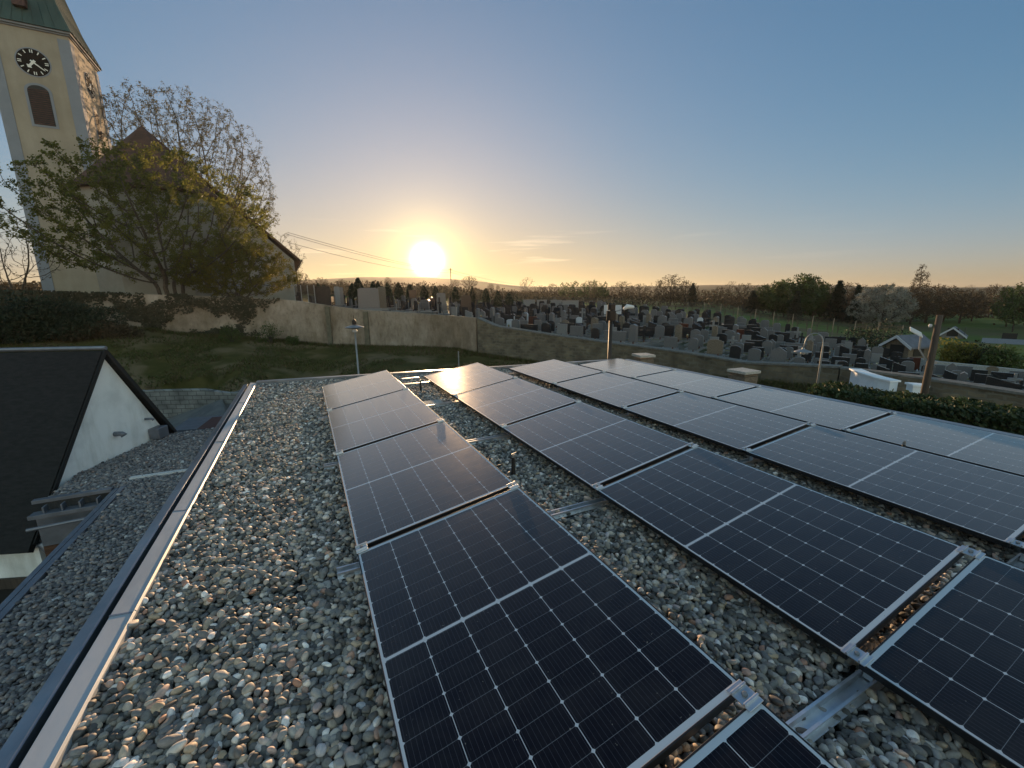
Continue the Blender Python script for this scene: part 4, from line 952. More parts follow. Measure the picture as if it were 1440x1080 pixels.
# large leafy lime in front of the church
def T_at(px,py,dist,z=None):
    q=P(px,py,dist); a=AZ(px,py); q.z=zout(a,dist) if z is None else z; return q
Wm,Lm=col_tree(3,12.4,16.6,n=3000,step=.42,stems=4,base=.14,leaf=.15,nleaf=34,leafr=.036,shell=.35,rtip=.014,stemr=.6,lp=.85,clump=.2,jit=.16)
place_tree('leafy_tree',T_at(240,415,46),'large multi stemmed tree with fresh yellow green leaves in front of the church','tree',Wm,Lm,M['bark'],M['leaf_spring'])
Wm,Lm=col_tree(8,5.8,9.5,n=800,step=.3,stems=3,base=.06,leaf=.15,nleaf=34,leafr=.025,shell=.4,rtip=.012,stemr=.3)
place_tree('leafy_tree',T_at(335,418,45.5),'low golden green sunlit tree beside the right church wall','tree',Wm,Lm,M['bark'],M['leaf_gold'])
# bare tree behind the church
Wm,Lm=col_tree(22,27.3,22.,n=5200,step=.45,stems=3,base=.16,leaf=.15,nleaf=13,leafr=.028,shell=.3,rtip=.014,stemr=.8,kill=1.2,cshape=1.,jit=.12)
place_tree('budding_tree',T_at(282,400,76),'tall nearly bare tree rising behind the church roof','tree',Wm,Lm,M['bark'],M['leaf_bud'])
Wm,Lm=col_tree(23,8.6,6.2,n=600,step=.35,base=.3,leaf=.11,nleaf=3,leafr=.02,rtip=.012)
place_tree('budding_tree',T_at(398,400,60),'small nearly bare tree peeking out behind the right church eave','tree',Wm,Lm,M['bark'],M['leaf_brown'])
Wm,Lm=col_tree(25,7.5,6.5,n=650,step=.3,stems=3,base=.1,leaf=.11,nleaf=2,leafr=.02,rtip=.012,lp=.7)
place_tree('shrubby_tree',T_at(14,400,52),'thin twiggy tree at the left picture edge beside the tower','tree',Wm,Lm,M['bark'],M['leaf_brown'])
place_tree('shrubby_tree',T_at(-60,400,56),'bare twiggy tree farthest left, cut by the picture edge','tree',Wm,Lm,M['bark'],M['leaf_brown'],rz=2.)
# shrubs: leaf cloud
def bush_mesh(seed,w,d,h,n,leaf,flat=0):
    r=random.Random(seed); b=MB()
    lobes=[(Vector((r.uniform(-.3,.3)*w,r.uniform(-.3,.3)*d,r.uniform(.25,.6)*h)),r.uniform(.25,.5)) for _ in range(9)]
    for _ in range(n):
        c,s=r.choice(lobes); a=Vector((r.gauss(0,1),r.gauss(0,1),r.gauss(0,1))).normalized()*r.uniform(.6,1.05)
        q=c+Vector((a.x*w*s*.75,a.y*d*s*.75,a.z*h*s*.8))
        if q.z<0: q.z=abs(q.z)*.3
        ax=Vector((r.gauss(0,1),r.gauss(0,1),r.gauss(0,1))).normalized(); u,v=frame(ax); l=leaf*r.uniform(.6,1.3)
        k=len(b.v); b.v+=[tuple(q-u*l*.5),tuple(q+v*l*.35),tuple(q+u*l*.5),tuple(q-v*l*.35)]; b.f.append((k,k+1,k+2,k+3))
    W=MB()
    for c,s in lobes: W.tube([(0,0,0),tuple(c*.5+Vector((0,0,.1))),tuple(c)],[.04,.025,.01],5,cap=False)
    return W,b
def inner_at(px,py,dist):
    q=P(px,py,dist); q.z=zinn(AZ(px,py),dist)-.05; return q
shr=[((-30,440),42,7,3,3.6,'dark ivy shrub mass at the left edge below the churchyard wall'),((35,440),41.5,6,2.5,3.4,'dark shrub directly left of the lawn bank, above the house ridge'),((95,450),41,5.5,2.2,2.6,'dark spreading shrub above the middle of the house ridge'),((140,465),40.5,4,2,1.5,'low brownish shrub above the house gable tip')]
for i,((px,py),dist,w_,d_,h_,lab) in enumerate(shr):
    W_,B_=bush_mesh(40+i,w_,d_,h_,9000,.15); place_tree('shrub',inner_at(px,py,dist),lab,'shrub',W_,B_,M['bark_dark'],M['leaf_dark'] if i<3 else M['leaf_brown'],rz=R(12),group='dark shrubs below the churchyard wall')
for i,((px,py),dist,s_,lab) in enumerate([((325,470),38.6,1.5,'climbing ivy stem on the concrete wall, left one'),((380,475),38.9,2.0,'bushy ivy shrub growing up the concrete wall near the lamp'),((412,486),38.6,.9,'small spiky shrub at the foot of the concrete wall')]):
    W_,B_=bush_mesh(60+i,1.1*s_,.5,s_*1.15,900,.10); place_tree('ivy',inner_at(px,py,dist),lab,'ivy',W_,B_,M['bark_dark'],M['leaf_green'],rz=R(5),group='ivy at the foot of the concrete wall')
# tufts in lawn
# far trees: prototypes
protos={}
def proto(k,*a,wm='bark_dark',lm='leaf_brown',**kw):
    W_,L_=tree_mesh(*a,**kw); protos[k]=(W_,L_,M[wm],M[lm])
def protoc(k,*a,wm='bark_dark',lm='leaf_brown',**kw):
    W_,L_=col_tree(*a,**kw); protos[k]=(W_,L_,M[wm],M[lm])
protoc('bare',101,10.,9.,n=900,step=.42,base=.10,leaf=.24,nleaf=7,leafr=.05,rtip=.018,shell=.4,jit=.12)
protoc('bare2',102,10.,7.,n=700,step=.42,base=.2,leaf=.20,nleaf=4,leafr=.05,rtip=.018,stems=2,clump=.05,jit=.12)
protoc('green',103,10.,8.5,n=900,step=.42,base=.06,leaf=.34,nleaf=18,leafr=.05,rtip=.018,lm='leaf_green',clump=.1)
protoc('young',104,10.,6.,n=600,step=.42,base=.12,leaf=.28,nleaf=12,leafr=.05,rtip=.018,lm='leaf_green',clump=.05)
protoc('blossom',105,10.,12.,n=900,step=.45,base=.05,leaf=.30,nleaf=18,leafr=.05,rtip=.018,lm='blossom',clump=.1)
protoc('poplar',106,10.,2.6,n=700,step=.3,base=.08,leaf=.2,nleaf=9,leafr=.05,rtip=.018,lm='leaf_brown')
def conifer_mesh(seed,h,w):
    r=random.Random(seed); W=MB(); L=MB(); W.tube([(0,0,-.2),(0,0,h*.5),(0,0,h)],[h*.02,h*.012,.01],6)
    z=h*.08
    while z<h*.98:
        rad=w/2*(1-z/h)**.85*r.uniform(.8,1.1)+.1
        for k in range(11):
            a=r.uniform(0,6.28); l=rad*r.uniform(.7,1.1); tip=Vector((math.cos(a)*l,math.sin(a)*l,z-l*.25))
            W.tube([(0,0,z),tuple(tip)],[.03,.008],3,cap=False)
            for _ in range(16):
                t=r.uniform(.15,1); q=Vector((0,0,z)).lerp(tip,t)+Vector((r.gauss(0,.12),r.gauss(0,.12),r.gauss(0,.10)-.05))
                u,v=frame(Vector((r.gauss(0,.6),r.gauss(0,.6),1)).normalized()); s=r.uniform(.14,.32)
                b0=len(L.v); L.v+=[tuple(q-u*s),tuple(q+v*s*.4),tuple(q+u*s),tuple(q-v*s*.4)]; L.f.append((b0,b0+1,b0+2,b0+3))
        z+=h*.03
    return W,L
W_,L_=conifer_mesh(7,10,5.5); protos['conifer']=(W_,L_,M['bark_dark'],M['leaf_dark'])
KN={'bare':('bare_tree','bare brown','budding trees along the far tree line'),'bare2':('bare_tree','slender bare','budding trees along the far tree line'),'green':('broadleaf_tree','dense green','green trees along the far tree line'),
 'young':('young_tree','light yellow green','young trees along the far tree line'),'blossom':('blossom_tree','pale blossoming',None),'poplar':('poplar','tall narrow poplar',None),'conifer':('conifer','dark pointed conifer','conifers along the far tree line')}
F=[] # (kind, px, ytop_px, dist, widthscale)
F+=[('bare2',742,391,150,1.3),('bare',700,401,260,1.),('bare',760,402,170,1.3),('bare',420,382,110,1.),('bare',450,391,120,1.3),('bare',480,393,150,1.2),('bare2',515,394,170,1.4),('bare',545,390,200,1.),('bare',660,389,210,1.5),('bare',640,393,240,1.4),('bare',690,399,230,1.2),('bare',560,396,230,1.4)]
F+=[('young',793,397,105,1.),('young',806,395,100,1.3),('young',822,399,108,1.),('bare',828,396,112,1.1),('young',838,393,115,.8),('young',850,396,112,.9),('green',845,404,118,1.3),('bare',776,400,125,1.4),('bare',875,397,115,1.5),('bare',900,400,112,1.5),('bare2',925,396,108,1.3),('bare',945,388,100,1.3),('bare',965,397,98,1.3),('conifer',975,399,95,1.2),('bare',990,408,110,1.2),('bare',1012,404,105,1.2)]
F+=[('bare2',1030,397,95,1.2),('bare',1048,400,92,1.4),('conifer',1060,410,86,1.8),('young',1078,400,88,1.2),('green',1092,398,88,1.),('green',1108,395,86,1.0),('green',1128,388,84,1.3),('conifer',1122,410,78,1.2),('green',1150,398,86,1.),('bare',1165,402,88,1.3),('conifer',1182,396,84,1.2),('bare',1195,400,90,1.5),('bare2',1215,402,88,1.4),('conifer',1208,402,82,1.)]
F+=[('blossom',1248,402,74,1.),('poplar',1298,374,92,1.),('bare',1290,404,80,1.2),('bare',1312,402,84,1.5),('bare',1335,404,88,1.6),('bare',1358,408,84,1.3),('bare',1375,412,90,1.),('bare',1400,402,100,1.),('young',1428,404,80,1.2),('young',1440,398,72,1.),('bare',1465,400,80,1.2),('green',1500,395,80,1.3)]
F+=[('bare',1325,403,400,1.),('bare2',1365,401,420,1.6),('bare',1395,402,450,1.4),('conifer',1412,404,380,1.2)]
cnt={}
F.sort(key=lambda q:q[1])
tot={}
for k,*_ in F: tot[k]=tot.get(k,0)+1
meshes={}
for k,px,yt,dist,ws in F:
    az=AZ(px,yt); zb=zo(az,dist); top=P(px,yt,dist).z; h=max(1.5,top-zb); i=cnt.get(k,0); cnt[k]=i+1
    nm,ad,gr=KN[k]
    if gr: lab='%s tree on the far tree line, %s of its kind from the left'%(ad,ordn(i)) if 'conifer' not in ad else '%s on the far tree line, %s from the left'%(ad,ordn(i))
    else: lab={'blossom':'broad pale grey blossoming tree behind the cemetery on the right','poplar':'tall narrow bare poplar standing above the right tree line'}[k]
    s=h/9.4; loc_=pol(az,dist,zb); rz=(px*1.7)%6.28
    sx=s*ws
    if k not in meshes:
        W_,L_,wm,lm=protos[k]; t=place_tree(nm,loc_,lab,'tree',W_,L_,wm,lm,group=gr,rz=rz,scale=(sx,sx,s)); meshes[k]=t
    else: copy_thing(meshes[k],loc_,lab,rz=rz,scale=(sx,sx,s))
# distant wooded belt reads as one mass on the horizon
r=random.Random(9); b=MB()
for i in range(7500):
    az=r.uniform(-30,100); ring=r.choice([240,300,420,700,120,150])
    if ring<200:
        az=r.uniform(40,74); ring=ring*(1-.22*(az-33)/41)+8; dist=ring*(1+.15*math.sin(az*.35+ring))+r.uniform(-10,10)
    if 33<az<60 and ring>200 and ring<350: continue
    if ring<400 and mn.noise(Vector((az*.12,ring*.01,0)))<-.05: continue
    if az>67 and ring<400: continue
    z=zo(az,dist); hh=(3.1+2.2*mn.noise(Vector((az*.4,ring,1))))*(dist/300)**.55; q=pol(az,dist,z)
    for _ in range(14):
        c=q+Vector((r.gauss(0,2.2),r.gauss(0,2.2),hh*r.random()**.8)); s=r.uniform(.25,.65)*(dist/300)**.7
        u,v=frame(Vector((r.gauss(0,1),r.gauss(0,1),r.gauss(0,.4))).normalized()); k=len(b.v)
        b.v+=[tuple(c-u*s),tuple(c+v*s*.8),tuple(c+u*s),tuple(c-v*s*.8)]; b.f.append((k,k+1,k+2,k+3))
o=b.build('distant_woodland',M['leaf_brown']); tag(o,'distant brown woodland belts below the horizon','woodland',kind='stuff')

# ------------------------------------------------ hedge
r=random.Random(4); b=MB(); core=MB()
H0=pol(63,15.6); H1=pol(92,15.2); t=(H1-H0).normalized(); nn=Vector((-t.y,t.x,0)); HL=(H1-H0).length
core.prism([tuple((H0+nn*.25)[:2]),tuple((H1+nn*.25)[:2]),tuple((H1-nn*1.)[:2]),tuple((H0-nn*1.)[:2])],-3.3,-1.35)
for i in range(42000):
    s_=r.uniform(0,HL); top=-1.12+.07*mn.noise(Vector((s_*1.1,0,0)))+.05*(s_/HL)
    f=r.random()
    if f<.42: off,z=r.uniform(-.2,1.2),top+r.gauss(0,.04)
    elif f<.85: off,z=1.2+r.gauss(0,.05)+.08*mn.noise(Vector((s_*2,5,0))),r.uniform(-3.2,top)
    else: off,z=-.22+r.gauss(0,.05),r.uniform(-3.2,top)
    q=H0+t*s_-nn*(1.-off) ; q=H0+t*s_+nn*(.3-off) ; q.z=z
    u,v=frame(Vector((r.gauss(0,1),r.gauss(0,1),r.gauss(0,1))).normalized()); s=r.uniform(.04,.09); k=len(b.v)
    b.v+=[tuple(q-u*s),tuple(q+v*s*.5),tuple(q+u*s),tuple(q-v*s*.5)]; b.f.append((k,k+1,k+2,k+3))
hd=thing('hedge',(H0.x,H0.y,-3.2),'long clipped dark green hedge beyond the right roof edge','hedge')
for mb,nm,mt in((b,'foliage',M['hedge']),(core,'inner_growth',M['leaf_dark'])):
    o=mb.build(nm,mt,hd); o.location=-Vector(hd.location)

# ------------------------------------------------ lamps and poles
q=P(504,523,16); zt=P(500,443,16).z
lp1=thing('street_lamp',(q.x,q.y,-4.4),'slim grey street lamp with flat disc shade in front of the concrete wall','street lamp')
zt+=4.4
b=MB(); b.tube([(0,0,0),(0,0,zt-.55)],[.042,.028],12); b.build('pole',M['galv'],lp1,smooth=True)
b=MB(); b.lathe([(.05,zt-.50),(.31,zt-.44),(.33,zt-.425),(.31,zt-.415),(.12,zt-.36),(.06,zt-.34)],n=28); b.build('lamp_shade',M['galv'],lp1)
b=MB(); b.lathe([(.07,zt-.60),(.09,zt-.55),(.06,zt-.505)],n=16); b.build('lamp_glass',M['marble'],lp1)
b=MB(); b.lathe([(.075,zt-.335),(.07,zt-.2),(.02,zt-.14),(.012,zt)],n=12); b.build('finial',M['pole_dark'],lp1)
q=P(857,505,14.5); zt=P(859,424,14.5).z+3.8
lp2=thing('lamp_pole',(q.x,q.y,-3.8),'dark brown pole with box head and pale arm lamp at the stone wall','lamp pole')
b=MB(); b.tube([(0,0,0),(0,0,zt-.1)],[.075,.06],12); b.build('pole',M['pole_dark'],lp2,smooth=True)
b=MB(); b.box(-.12,.12,-.1,.1,zt-.62,zt-.30); b.box(-.09,.10,-.07,.09,zt-.28,zt-.08); b.build('box',M['pole_dark'],lp2,bevel=.015)
dr=Vector((cR.x,cR.y,0))
b=MB(); b.tube([(0,0,zt-.34),tuple(dr*.25+Vector((0,0,zt-.30))),tuple(dr*.45+Vector((0,0,zt-.22)))],.018,6); b.build('arm',M['galv'],lp2)
b=MB(); b.tube([tuple(dr*.40+Vector((0,0,zt-.26))),tuple(dr*.52+Vector((0,0,zt-.17))),tuple(dr*.74+Vector((0,0,zt-.19)))],[.04,.085,.05],10); b.build('lamp_head',M['lamp_white'],lp2,smooth=True)
q=P(1147,556,16.5); zt=P(1158,468,16.5).z+3.3
lp3=thing('street_lamp',(q.x,q.y,-3.3),'swan neck street lamp with saucer shade before the cemetery','street lamp')
dl=-Vector((math.cos(R(62)),-math.sin(R(62)),0))
pts_=[Vector((0,0,0)),Vector((0,0,zt-.6))]+[dl*(.24-.24*math.cos(a))+Vector((0,0,zt-.35+.33*math.sin(a))) for a in [math.pi*i/9 for i in range(0,10)]]+[dl*.50+Vector((0,0,zt-.5))]
b=MB(); b.tube(pts_,[.034,.027]+[.019]*11,10); b.build('pole',M['galv'],lp3,smooth=True)
e=dl*.50; b=MB(); b.lathe([(.03,zt-.5),(.05,zt-.55),(.24,zt-.62),(.25,zt-.635),(.10,zt-.63),(.04,zt-.63)],c=(e.x,e.y,0),n=24); b.build('lamp_shade',M['galv'],lp3)
b=MB(); b.lathe([(.05,zt-.72),(.07,zt-.68),(.05,zt-.635)],c=(e.x,e.y,0),n=14); b.build('bulb',M['marble'],lp3)
q=P(1300,550,17); zt=P(1321,443,17).z+3.2
up=thing('utility_pole',(q.x,q.y,-3.2),'thick brown wooden utility pole with angled lamp beside the white gateway','utility pole')
b=MB(); b.tube([(0,0,0),(.01,0,zt*.5),(0,0,zt)],[.10,.09,.075],14); b.build('pole',M['pole_wood'],up,smooth=True)
dl=-Vector((math.cos(R(71)),-math.sin(R(71)),0))
b=MB(); b.tube([tuple(Vector((0,0,zt-1.3))+dl*.1),tuple(Vector((0,0,zt-1.0))+dl*.28),tuple(Vector((0,0,zt-.62))+dl*.30)],.025,8); b.build('arm',M['galv'],up)
b=MB(); c_=Vector((0,0,zt-.5))+dl*.42
a1=dl*.15+Vector((0,0,.09)); a2=Vector((dl.y,-dl.x,0))*.10; a3=Vector((0,0,.07))+dl*.02
b.hexa([tuple(c_+s1*a1+s2*a2-a3) for s1,s2 in((-1,-1),(1,-1),(1,1),(-1,1))]+[tuple(c_+s1*a1*.9+s2*a2*.7+a3) for s1,s2 in((-1,-1),(1,-1),(1,1),(-1,1))]); b.build('lamp_head',M['lamp_white'],up,bevel=.02)
b=MB(); b.lathe([(.03,0),(.045,.04),(.03,.09)],c=(-.05,.14,zt-.35),n=10); b.build('insulator',M['marble'],up)
# small post near lamp (thin fence post)
q=P(645,507,20); b=MB(); b.tube([(0,0,0),(0,0,P(645,494,20).z+4.2)],.03,8); o=b.build('thin_post',M['galv'],None,loc=(q.x,q.y,-4.2)); tag(o,'thin pale steel post above the far roof edge','post')
# stacked stone pillars behind the roof edge
for i,(px,py,dist,w_,lab) in enumerate([(905,498,15.5,.5,'square stone pillar with pale cap slab behind the far roof corner'),(1046,520,15.,.58,'square stone pillar with overhanging cap right of the far roof corner')]):
    q=P(px,py,dist); zt=q.z+3.6
    pl=thing('stone_pillar',(q.x,q.y,-3.6),lab,'pillar','stone pillars in front of the stone wall',rz=R(-12+8*i))
    rr_=random.Random(i); b=MB(); z=0
    while z<zt-.16:
        hh=min(.16,zt-.10-z); e=rr_.uniform(-.02,.02); b.box(-w_/2+e,w_/2+e,-w_/2+e,w_/2-e,z,z+hh-.012); b.box(-w_/2+.05,w_/2-.05,-w_/2+.05,w_/2-.05,z+hh-.0119,z+hh-.0001); z+=hh
    b.build('shaft',M['sandstone'],pl)
    b=MB(); b.box(-w_/2-.05,w_/2+.05,-w_/2-.05,w_/2+.05,zt-.085,zt); b.build('cap',M['paver'],pl,bevel=.01)

# ------------------------------------------------ power lines
def sag(a,b,s,n=14): return [a.lerp(b,i/n)-Vector((0,0,s*4*(i/n)*(1-i/n))) for i in range(n+1)]
qb=P(634,392,190); zt=P(634,377,190).z
b=MB(); 
pp_=thing('power_pole',(qb.x,qb.y,qb.z-3),'thin distant power pole right of the setting sun','pole')
b.tube([(0,0,0),(0,0,zt-qb.z+3)],.16,6); b.build('pole',M['pole_dark'],pp_)
b=MB(); b.box(-.9,.9,-.08,.08,zt-qb.z+2.4,zt-qb.z+2.55); b.build('crossarm',M['pole_dark'],pp_)
cabs=[((405,327,75),(634,380,190),1.,'upper power cable crossing the evening sky left of the sun'),((405,330,75),(634,381,190),1.2,'middle power cable just below the upper one'),((405,341,75),(634,383,190),1.5,'lowest power cable crossing the sky left of the sun'),
 ((634,380,190),(745,401,420),1.5,'upper power cable descending right of the sun'),((634,383,190),(745,405,420),2.,'lower power cable descending right of the sun'),
 ((-120,318,80),(60,285,80),.5,'top cable at the left edge behind the tower'),((-120,330,80),(60,297,80),.5,'second cable at the left edge behind the tower'),((-120,345,80),(60,310,80),.5,'lowest cable at the left edge behind the tower')]
for a_,c_,s_,lab in cabs:
    A_,C_=P(*a_),P(*c_); rr_=.035 if c_[2]<300 else .07
    b=MB(); b.tube(sag(A_,C_,s_),rr_,4); o=b.build('power_cable',M['cable']); tag(o,lab,'cable','power cables across the sky')
# ------------------------------------------------ small buildings beyond
def small_house(name,loc_,rz,w_,l_,h_,rh,wm,rm,label):
    t=thing(name,loc_,label,'shed',rz=rz)
    b=MB(); b.prism([(-w_/2,0),(w_/2,0),(w_/2,h_),(0,h_+rh-.05),(-w_/2,h_)],-l_/2,l_/2,lambda p,t:(p[0],t,p[1])); b.build('wall',wm,t)
    b=MB()
    for s in(-1,1): 
        b.prism([(0,h_+rh),(s*(w_/2+.25),h_-.25*rh/(w_/2)),(s*(w_/2+.25),h_+.12-.25*rh/(w_/2)),(0,h_+rh+.12)][::s],-l_/2-.25,l_/2+.25,lambda p,t:(p[0],t,p[1]))
    b.build('roof',rm,t)
    b=MB(); b.box(w_/2+.003,w_/2+.03,-.5,.4,.9,1.7); b.box(-.4,.4,-l_/2-.03,-l_/2-.003,.8,1.6); b.build('window',M['dark'],t)
    b=MB()
    for s in(-1,1): b.prism([(0,h_+rh+.13),(s*(w_/2+.27),h_+.13-.27*rh/(w_/2)),(s*(w_/2+.27),h_-.05-.27*rh/(w_/2)),(0,h_+rh-.05)][::s],-l_/2-.29,-l_/2-.255,lambda p,t:(p[0],t,p[1]))
    b.build('verge_board',M['marble'],t)
    return t
q=pol(69.6,37.5,-3.3); small_house('chapel_shed',q,R(-100),1.3,1.9,1.6,.5,M['sandstone'],M['slate'],'small low house with blue grey roof at the back of the cemetery')
q=P(1340,470,62); small_house('garden_shed',(q.x,q.y,-3.6),R(-75),1.6,1.8,.9,.7,M['granite_light'],M['slate'],'tiny distant shed with pale gable right of the utility pole')
q=P(1418,476,58); small_house('garden_hut',(q.x,q.y,-3.8),R(15),1.2,2.6,.8,.3,M['granite_light'],M['granite_light'],'long low distant hut near the right picture edge')
# bushes in the gardens on the right
for i,(px,dist,s_,lm,lab) in enumerate([(1355,40,2.0,'leaf_spring','round yellow green bush right of the utility pole'),(1382,40,1.9,'leaf_dark','round dark bush right of the yellow green one'),(1418,39,1.9,'leaf_green','round green bush near the right picture edge'),(1236,40,3.2,'leaf_dark','dark bush leaning on the small blue roofed house'),(866,47,2.6,'leaf_dark','rounded dark shrub in the cemetery behind the brown pole')]):
    az=AZ(px,470); W_,B_=bush_mesh(80+i,s_*1.25,s_*1.25,s_,2600,.14); place_tree('garden_bush',pol(az,dist,zout(az,dist)-.4),lab,'bush',W_,B_,M['bark_dark'],M[lm],group='bushes beyond the cemetery')

# ------------------------------------------------ vineyard rows
post=MB(); post.tube([(0,0,-.3),(0,0,1.25)],.04,5)
pme=None
for i in range(6):
    off=7+i*3.4
    a0,a1=30,69
    A_=[(a,dback(a)*1.04+off*(1+.25*(60-a)/30)) for a in np.linspace(a0,a1,22)]
    p0=pol(*A_[0]); root=thing('vine_row',(p0.x,p0.y,zout(*A_[0])),'vineyard row, %s behind the cemetery, with pale stakes'%ordn(i),'vine row','vineyard rows behind the cemetery')
    b=MB(); rr_=random.Random(i)
    for j in range(21):
        q0=pol(A_[j][0],A_[j][1],zout(*A_[j]))-root.location; q1=pol(A_[j+1][0],A_[j+1][1],zout(*A_[j+1]))-root.location
        for hgt in(.7,1.15): b.tube([q0+Vector((0,0,hgt)),q1+Vector((0,0,hgt))],.012,3,cap=False)
        for v_ in range(2):
            q=q0.lerp(q1,(v_+.5)/2); s_=Vector((rr_.gauss(0,.1),rr_.gauss(0,.1),0)); b.tube([q,q+Vector((0,0,.6))+s_,q+Vector((rr_.gauss(0,.4),rr_.gauss(0,.4),.95))],[.02,.018,.01],3,cap=False)
    b.build('vines',M['bark'],root)
    for j in range(22):
        q=pol(A_[j][0],A_[j][1],zout(*A_[j]))-root.location
        if pme is None: o=post.build('stake',M['bark_pale'],root); pme=o.data
        else: o=bpy.data.objects.new('stake',pme); COL.objects.link(o); o.parent=root
        o.location=q

# ------------------------------------------------ gravestones
def gs(kind,w_,h_,mk):
    t=thing('gravestone',(0,0,-50),'','gravestone')
    th=.14
    if kind=='arched': prof=[(-w_/2,.16),(w_/2,.16),(w_/2,h_-.18)]+[(w_/2*math.cos(math.pi*i/10),h_-.18+.18*math.sin(math.pi*i/10)) for i in range(1,10)]+[(-w_/2,h_-.18)]
    elif kind=='square': prof=[(-w_/2,.16),(w_/2,.16),(w_/2,h_),(-w_/2,h_)]
    elif kind=='slanted': prof=[(-w_/2,.16),(w_/2,.16),(w_/2,h_-.22),(w_/2-.15,h_-.2),(-w_/2,h_)]
    elif kind=='cross':
        a=.08; prof=[(-a,.16),(a,.16),(a,h_*.62),(w_/2,h_*.62),(w_/2,h_*.62+2*a),(a,h_*.62+2*a),(a,h_),(-a,h_),(-a,h_*.62+2*a),(-w_/2,h_*.62+2*a),(-w_/2,h_*.62),(-a,h_*.62)]
    elif kind=='pillar': prof=[(-w_/2,.16),(w_/2,.16),(w_/2*.85,h_-.12),(0,h_),(-w_/2*.85,h_-.12)]; th=w_*.7
    elif kind=='pointed': prof=[(-w_/2,.16),(w_/2,.16),(w_/2,h_*.78),(0,h_),(-w_/2,h_*.78)]
    b=MB(); b.prism(prof,-th/2,th/2,lambda p,t:(p[0],-t,p[1])); b.build('headstone',M[mk],t,bevel=.012)
    b=MB(); b.box(-w_/2-.12,w_/2+.12,-.22,.22,-.25,.157); b.build('plinth',M['granite_grey'] if mk!='granite_grey' else M['granite_light'],t,bevel=.01)
    g=.07; W2=max(w_/2+.1,.45)
    b=MB(); b.box(-W2,-W2+g,-1.25,-.23,-.2,.13); b.box(W2-g,W2,-1.25,-.23,-.2,.13); b.box(-W2+g,W2-g,-1.25,-1.25+g,-.2,.13); b.build('kerb',M['granite_light'],t)
    b=MB(); b.box(-W2+g,W2-g,-1.25+g,-.23,-.2,.08); b.build('grave_bed',M['flower'],t)
    b=MB(); b.lathe([(.05,.08),(.06,.2),(.045,.26),(.01,.30)],c=(W2-.2,-.55,0),n=8); b.build('lantern',M['granite_red'] if mk!='granite_red' else M['marble'],t)
    learn(t); return t
KC={'granite_dark':'black polished granite','granite_grey':'grey granite','granite_light':'light grey stone','granite_red':'dark red granite','sandstone':'brown sandstone','marble':'white marble'}
KS={'arched':'arched','square':'rectangular','slanted':'slant topped','cross':'cross shaped','pillar':'pillar shaped','pointed':'pointed'}
gp={}
combos=[('arched','granite_dark',.8,1.05),('square','granite_dark',.95,1.0),('slanted','granite_dark',.85,1.15),('square','granite_grey',1.0,.95),('arched','granite_grey',.85,1.1),('pillar','granite_grey',.5,1.45),
 ('square','granite_light',.8,.95),('cross','granite_light',.75,1.35),('arched','sandstone',.8,1.0),('pillar','sandstone',.5,1.4),('square','granite_red',.85,1.05),('arched','marble',.7,1.0),('pointed','granite_grey',.7,1.3),('square','granite_grey',1.5,.85),('square','granite_dark',1.5,.95),('cross','granite_dark',.6,1.3),('pointed','marble',.55,1.1),('slanted','granite_light',.8,1.1)]
wts=[18,17,13,15,13,9,5,3,2,2,1.5,1,6,4,7,4,1,2]
r=random.Random(77); items=[]
tang=math.degrees(math.atan2((pol(64,22.5)-pol(28,29.5)).y,(pol(64,22.5)-pol(28,29.5)).x))
off=2.0; row=0
while off<33:
    az=-1.+r.uniform(0,1.)
    while az<92:
        w=dwall(az); d=w+off+r.uniform(-.2,.2)
        step=(.98+r.uniform(0,.36))*float(np.interp(az,[42,62],[1,.74]))
        if d<dback(az)-.7 and (az>21 or off>4) and not(az>66 and az<71.2 and off<3) and r.random()>.04 and (az>18 or r.random()<.6):
            items.append((row,az,d))
        az+=math.degrees(step/d)
    off+=1.5+off*.012; row+=1
print('stones',len(items))
near_=sorted(items,key=lambda q:q[2])[:292]; far_=[q for q in items if q[2]>near_[-1][2]]; items=[q for q in items if q[2]<=near_[-1][2]]
bycol={}
idx={}
for row,az,d in items:
    kind,mk,w_,h_=r.choices(combos,wts)[0]
    tall=az<20
    z=zout(az,d)-.02; sc_=r.uniform(.74,1.0)*(1.3 if tall else 1)
    i=idx.get((row,),0); idx[(row,)]=i+1
    lab='%s %s gravestone, %s from left in %s row'%(KC[mk],KS[kind],ordn(i),ordn(row))
    rz=R(tang+180*(r.random()<0)+r.uniform(-5,5)); 
    # headstones stand parallel to the wall, graves towards it
    key=(kind,mk,w_); L=pol(az,d,z)
    if key not in gp: gp[key]=gs(kind,w_,h_,mk); t=gp[key]; t.location=L; t.rotation_euler=(r.gauss(0,.012),r.gauss(0,.012),rz); t['label']=lab; t['group']='gravestones in rows in the cemetery'; t.scale=(1,1,sc_)
    else: copy_thing(gp[key],L,lab,group='gravestones in rows in the cemetery',rot=(r.gauss(0,.012),r.gauss(0,.012),rz),scale=(r.uniform(.66,.9)*float(np.interp(az,[42,62],[1,.72])),.85,sc_*float(np.interp(az,[42,62],[1,.82]))))
b=MB(); bl_=MB()
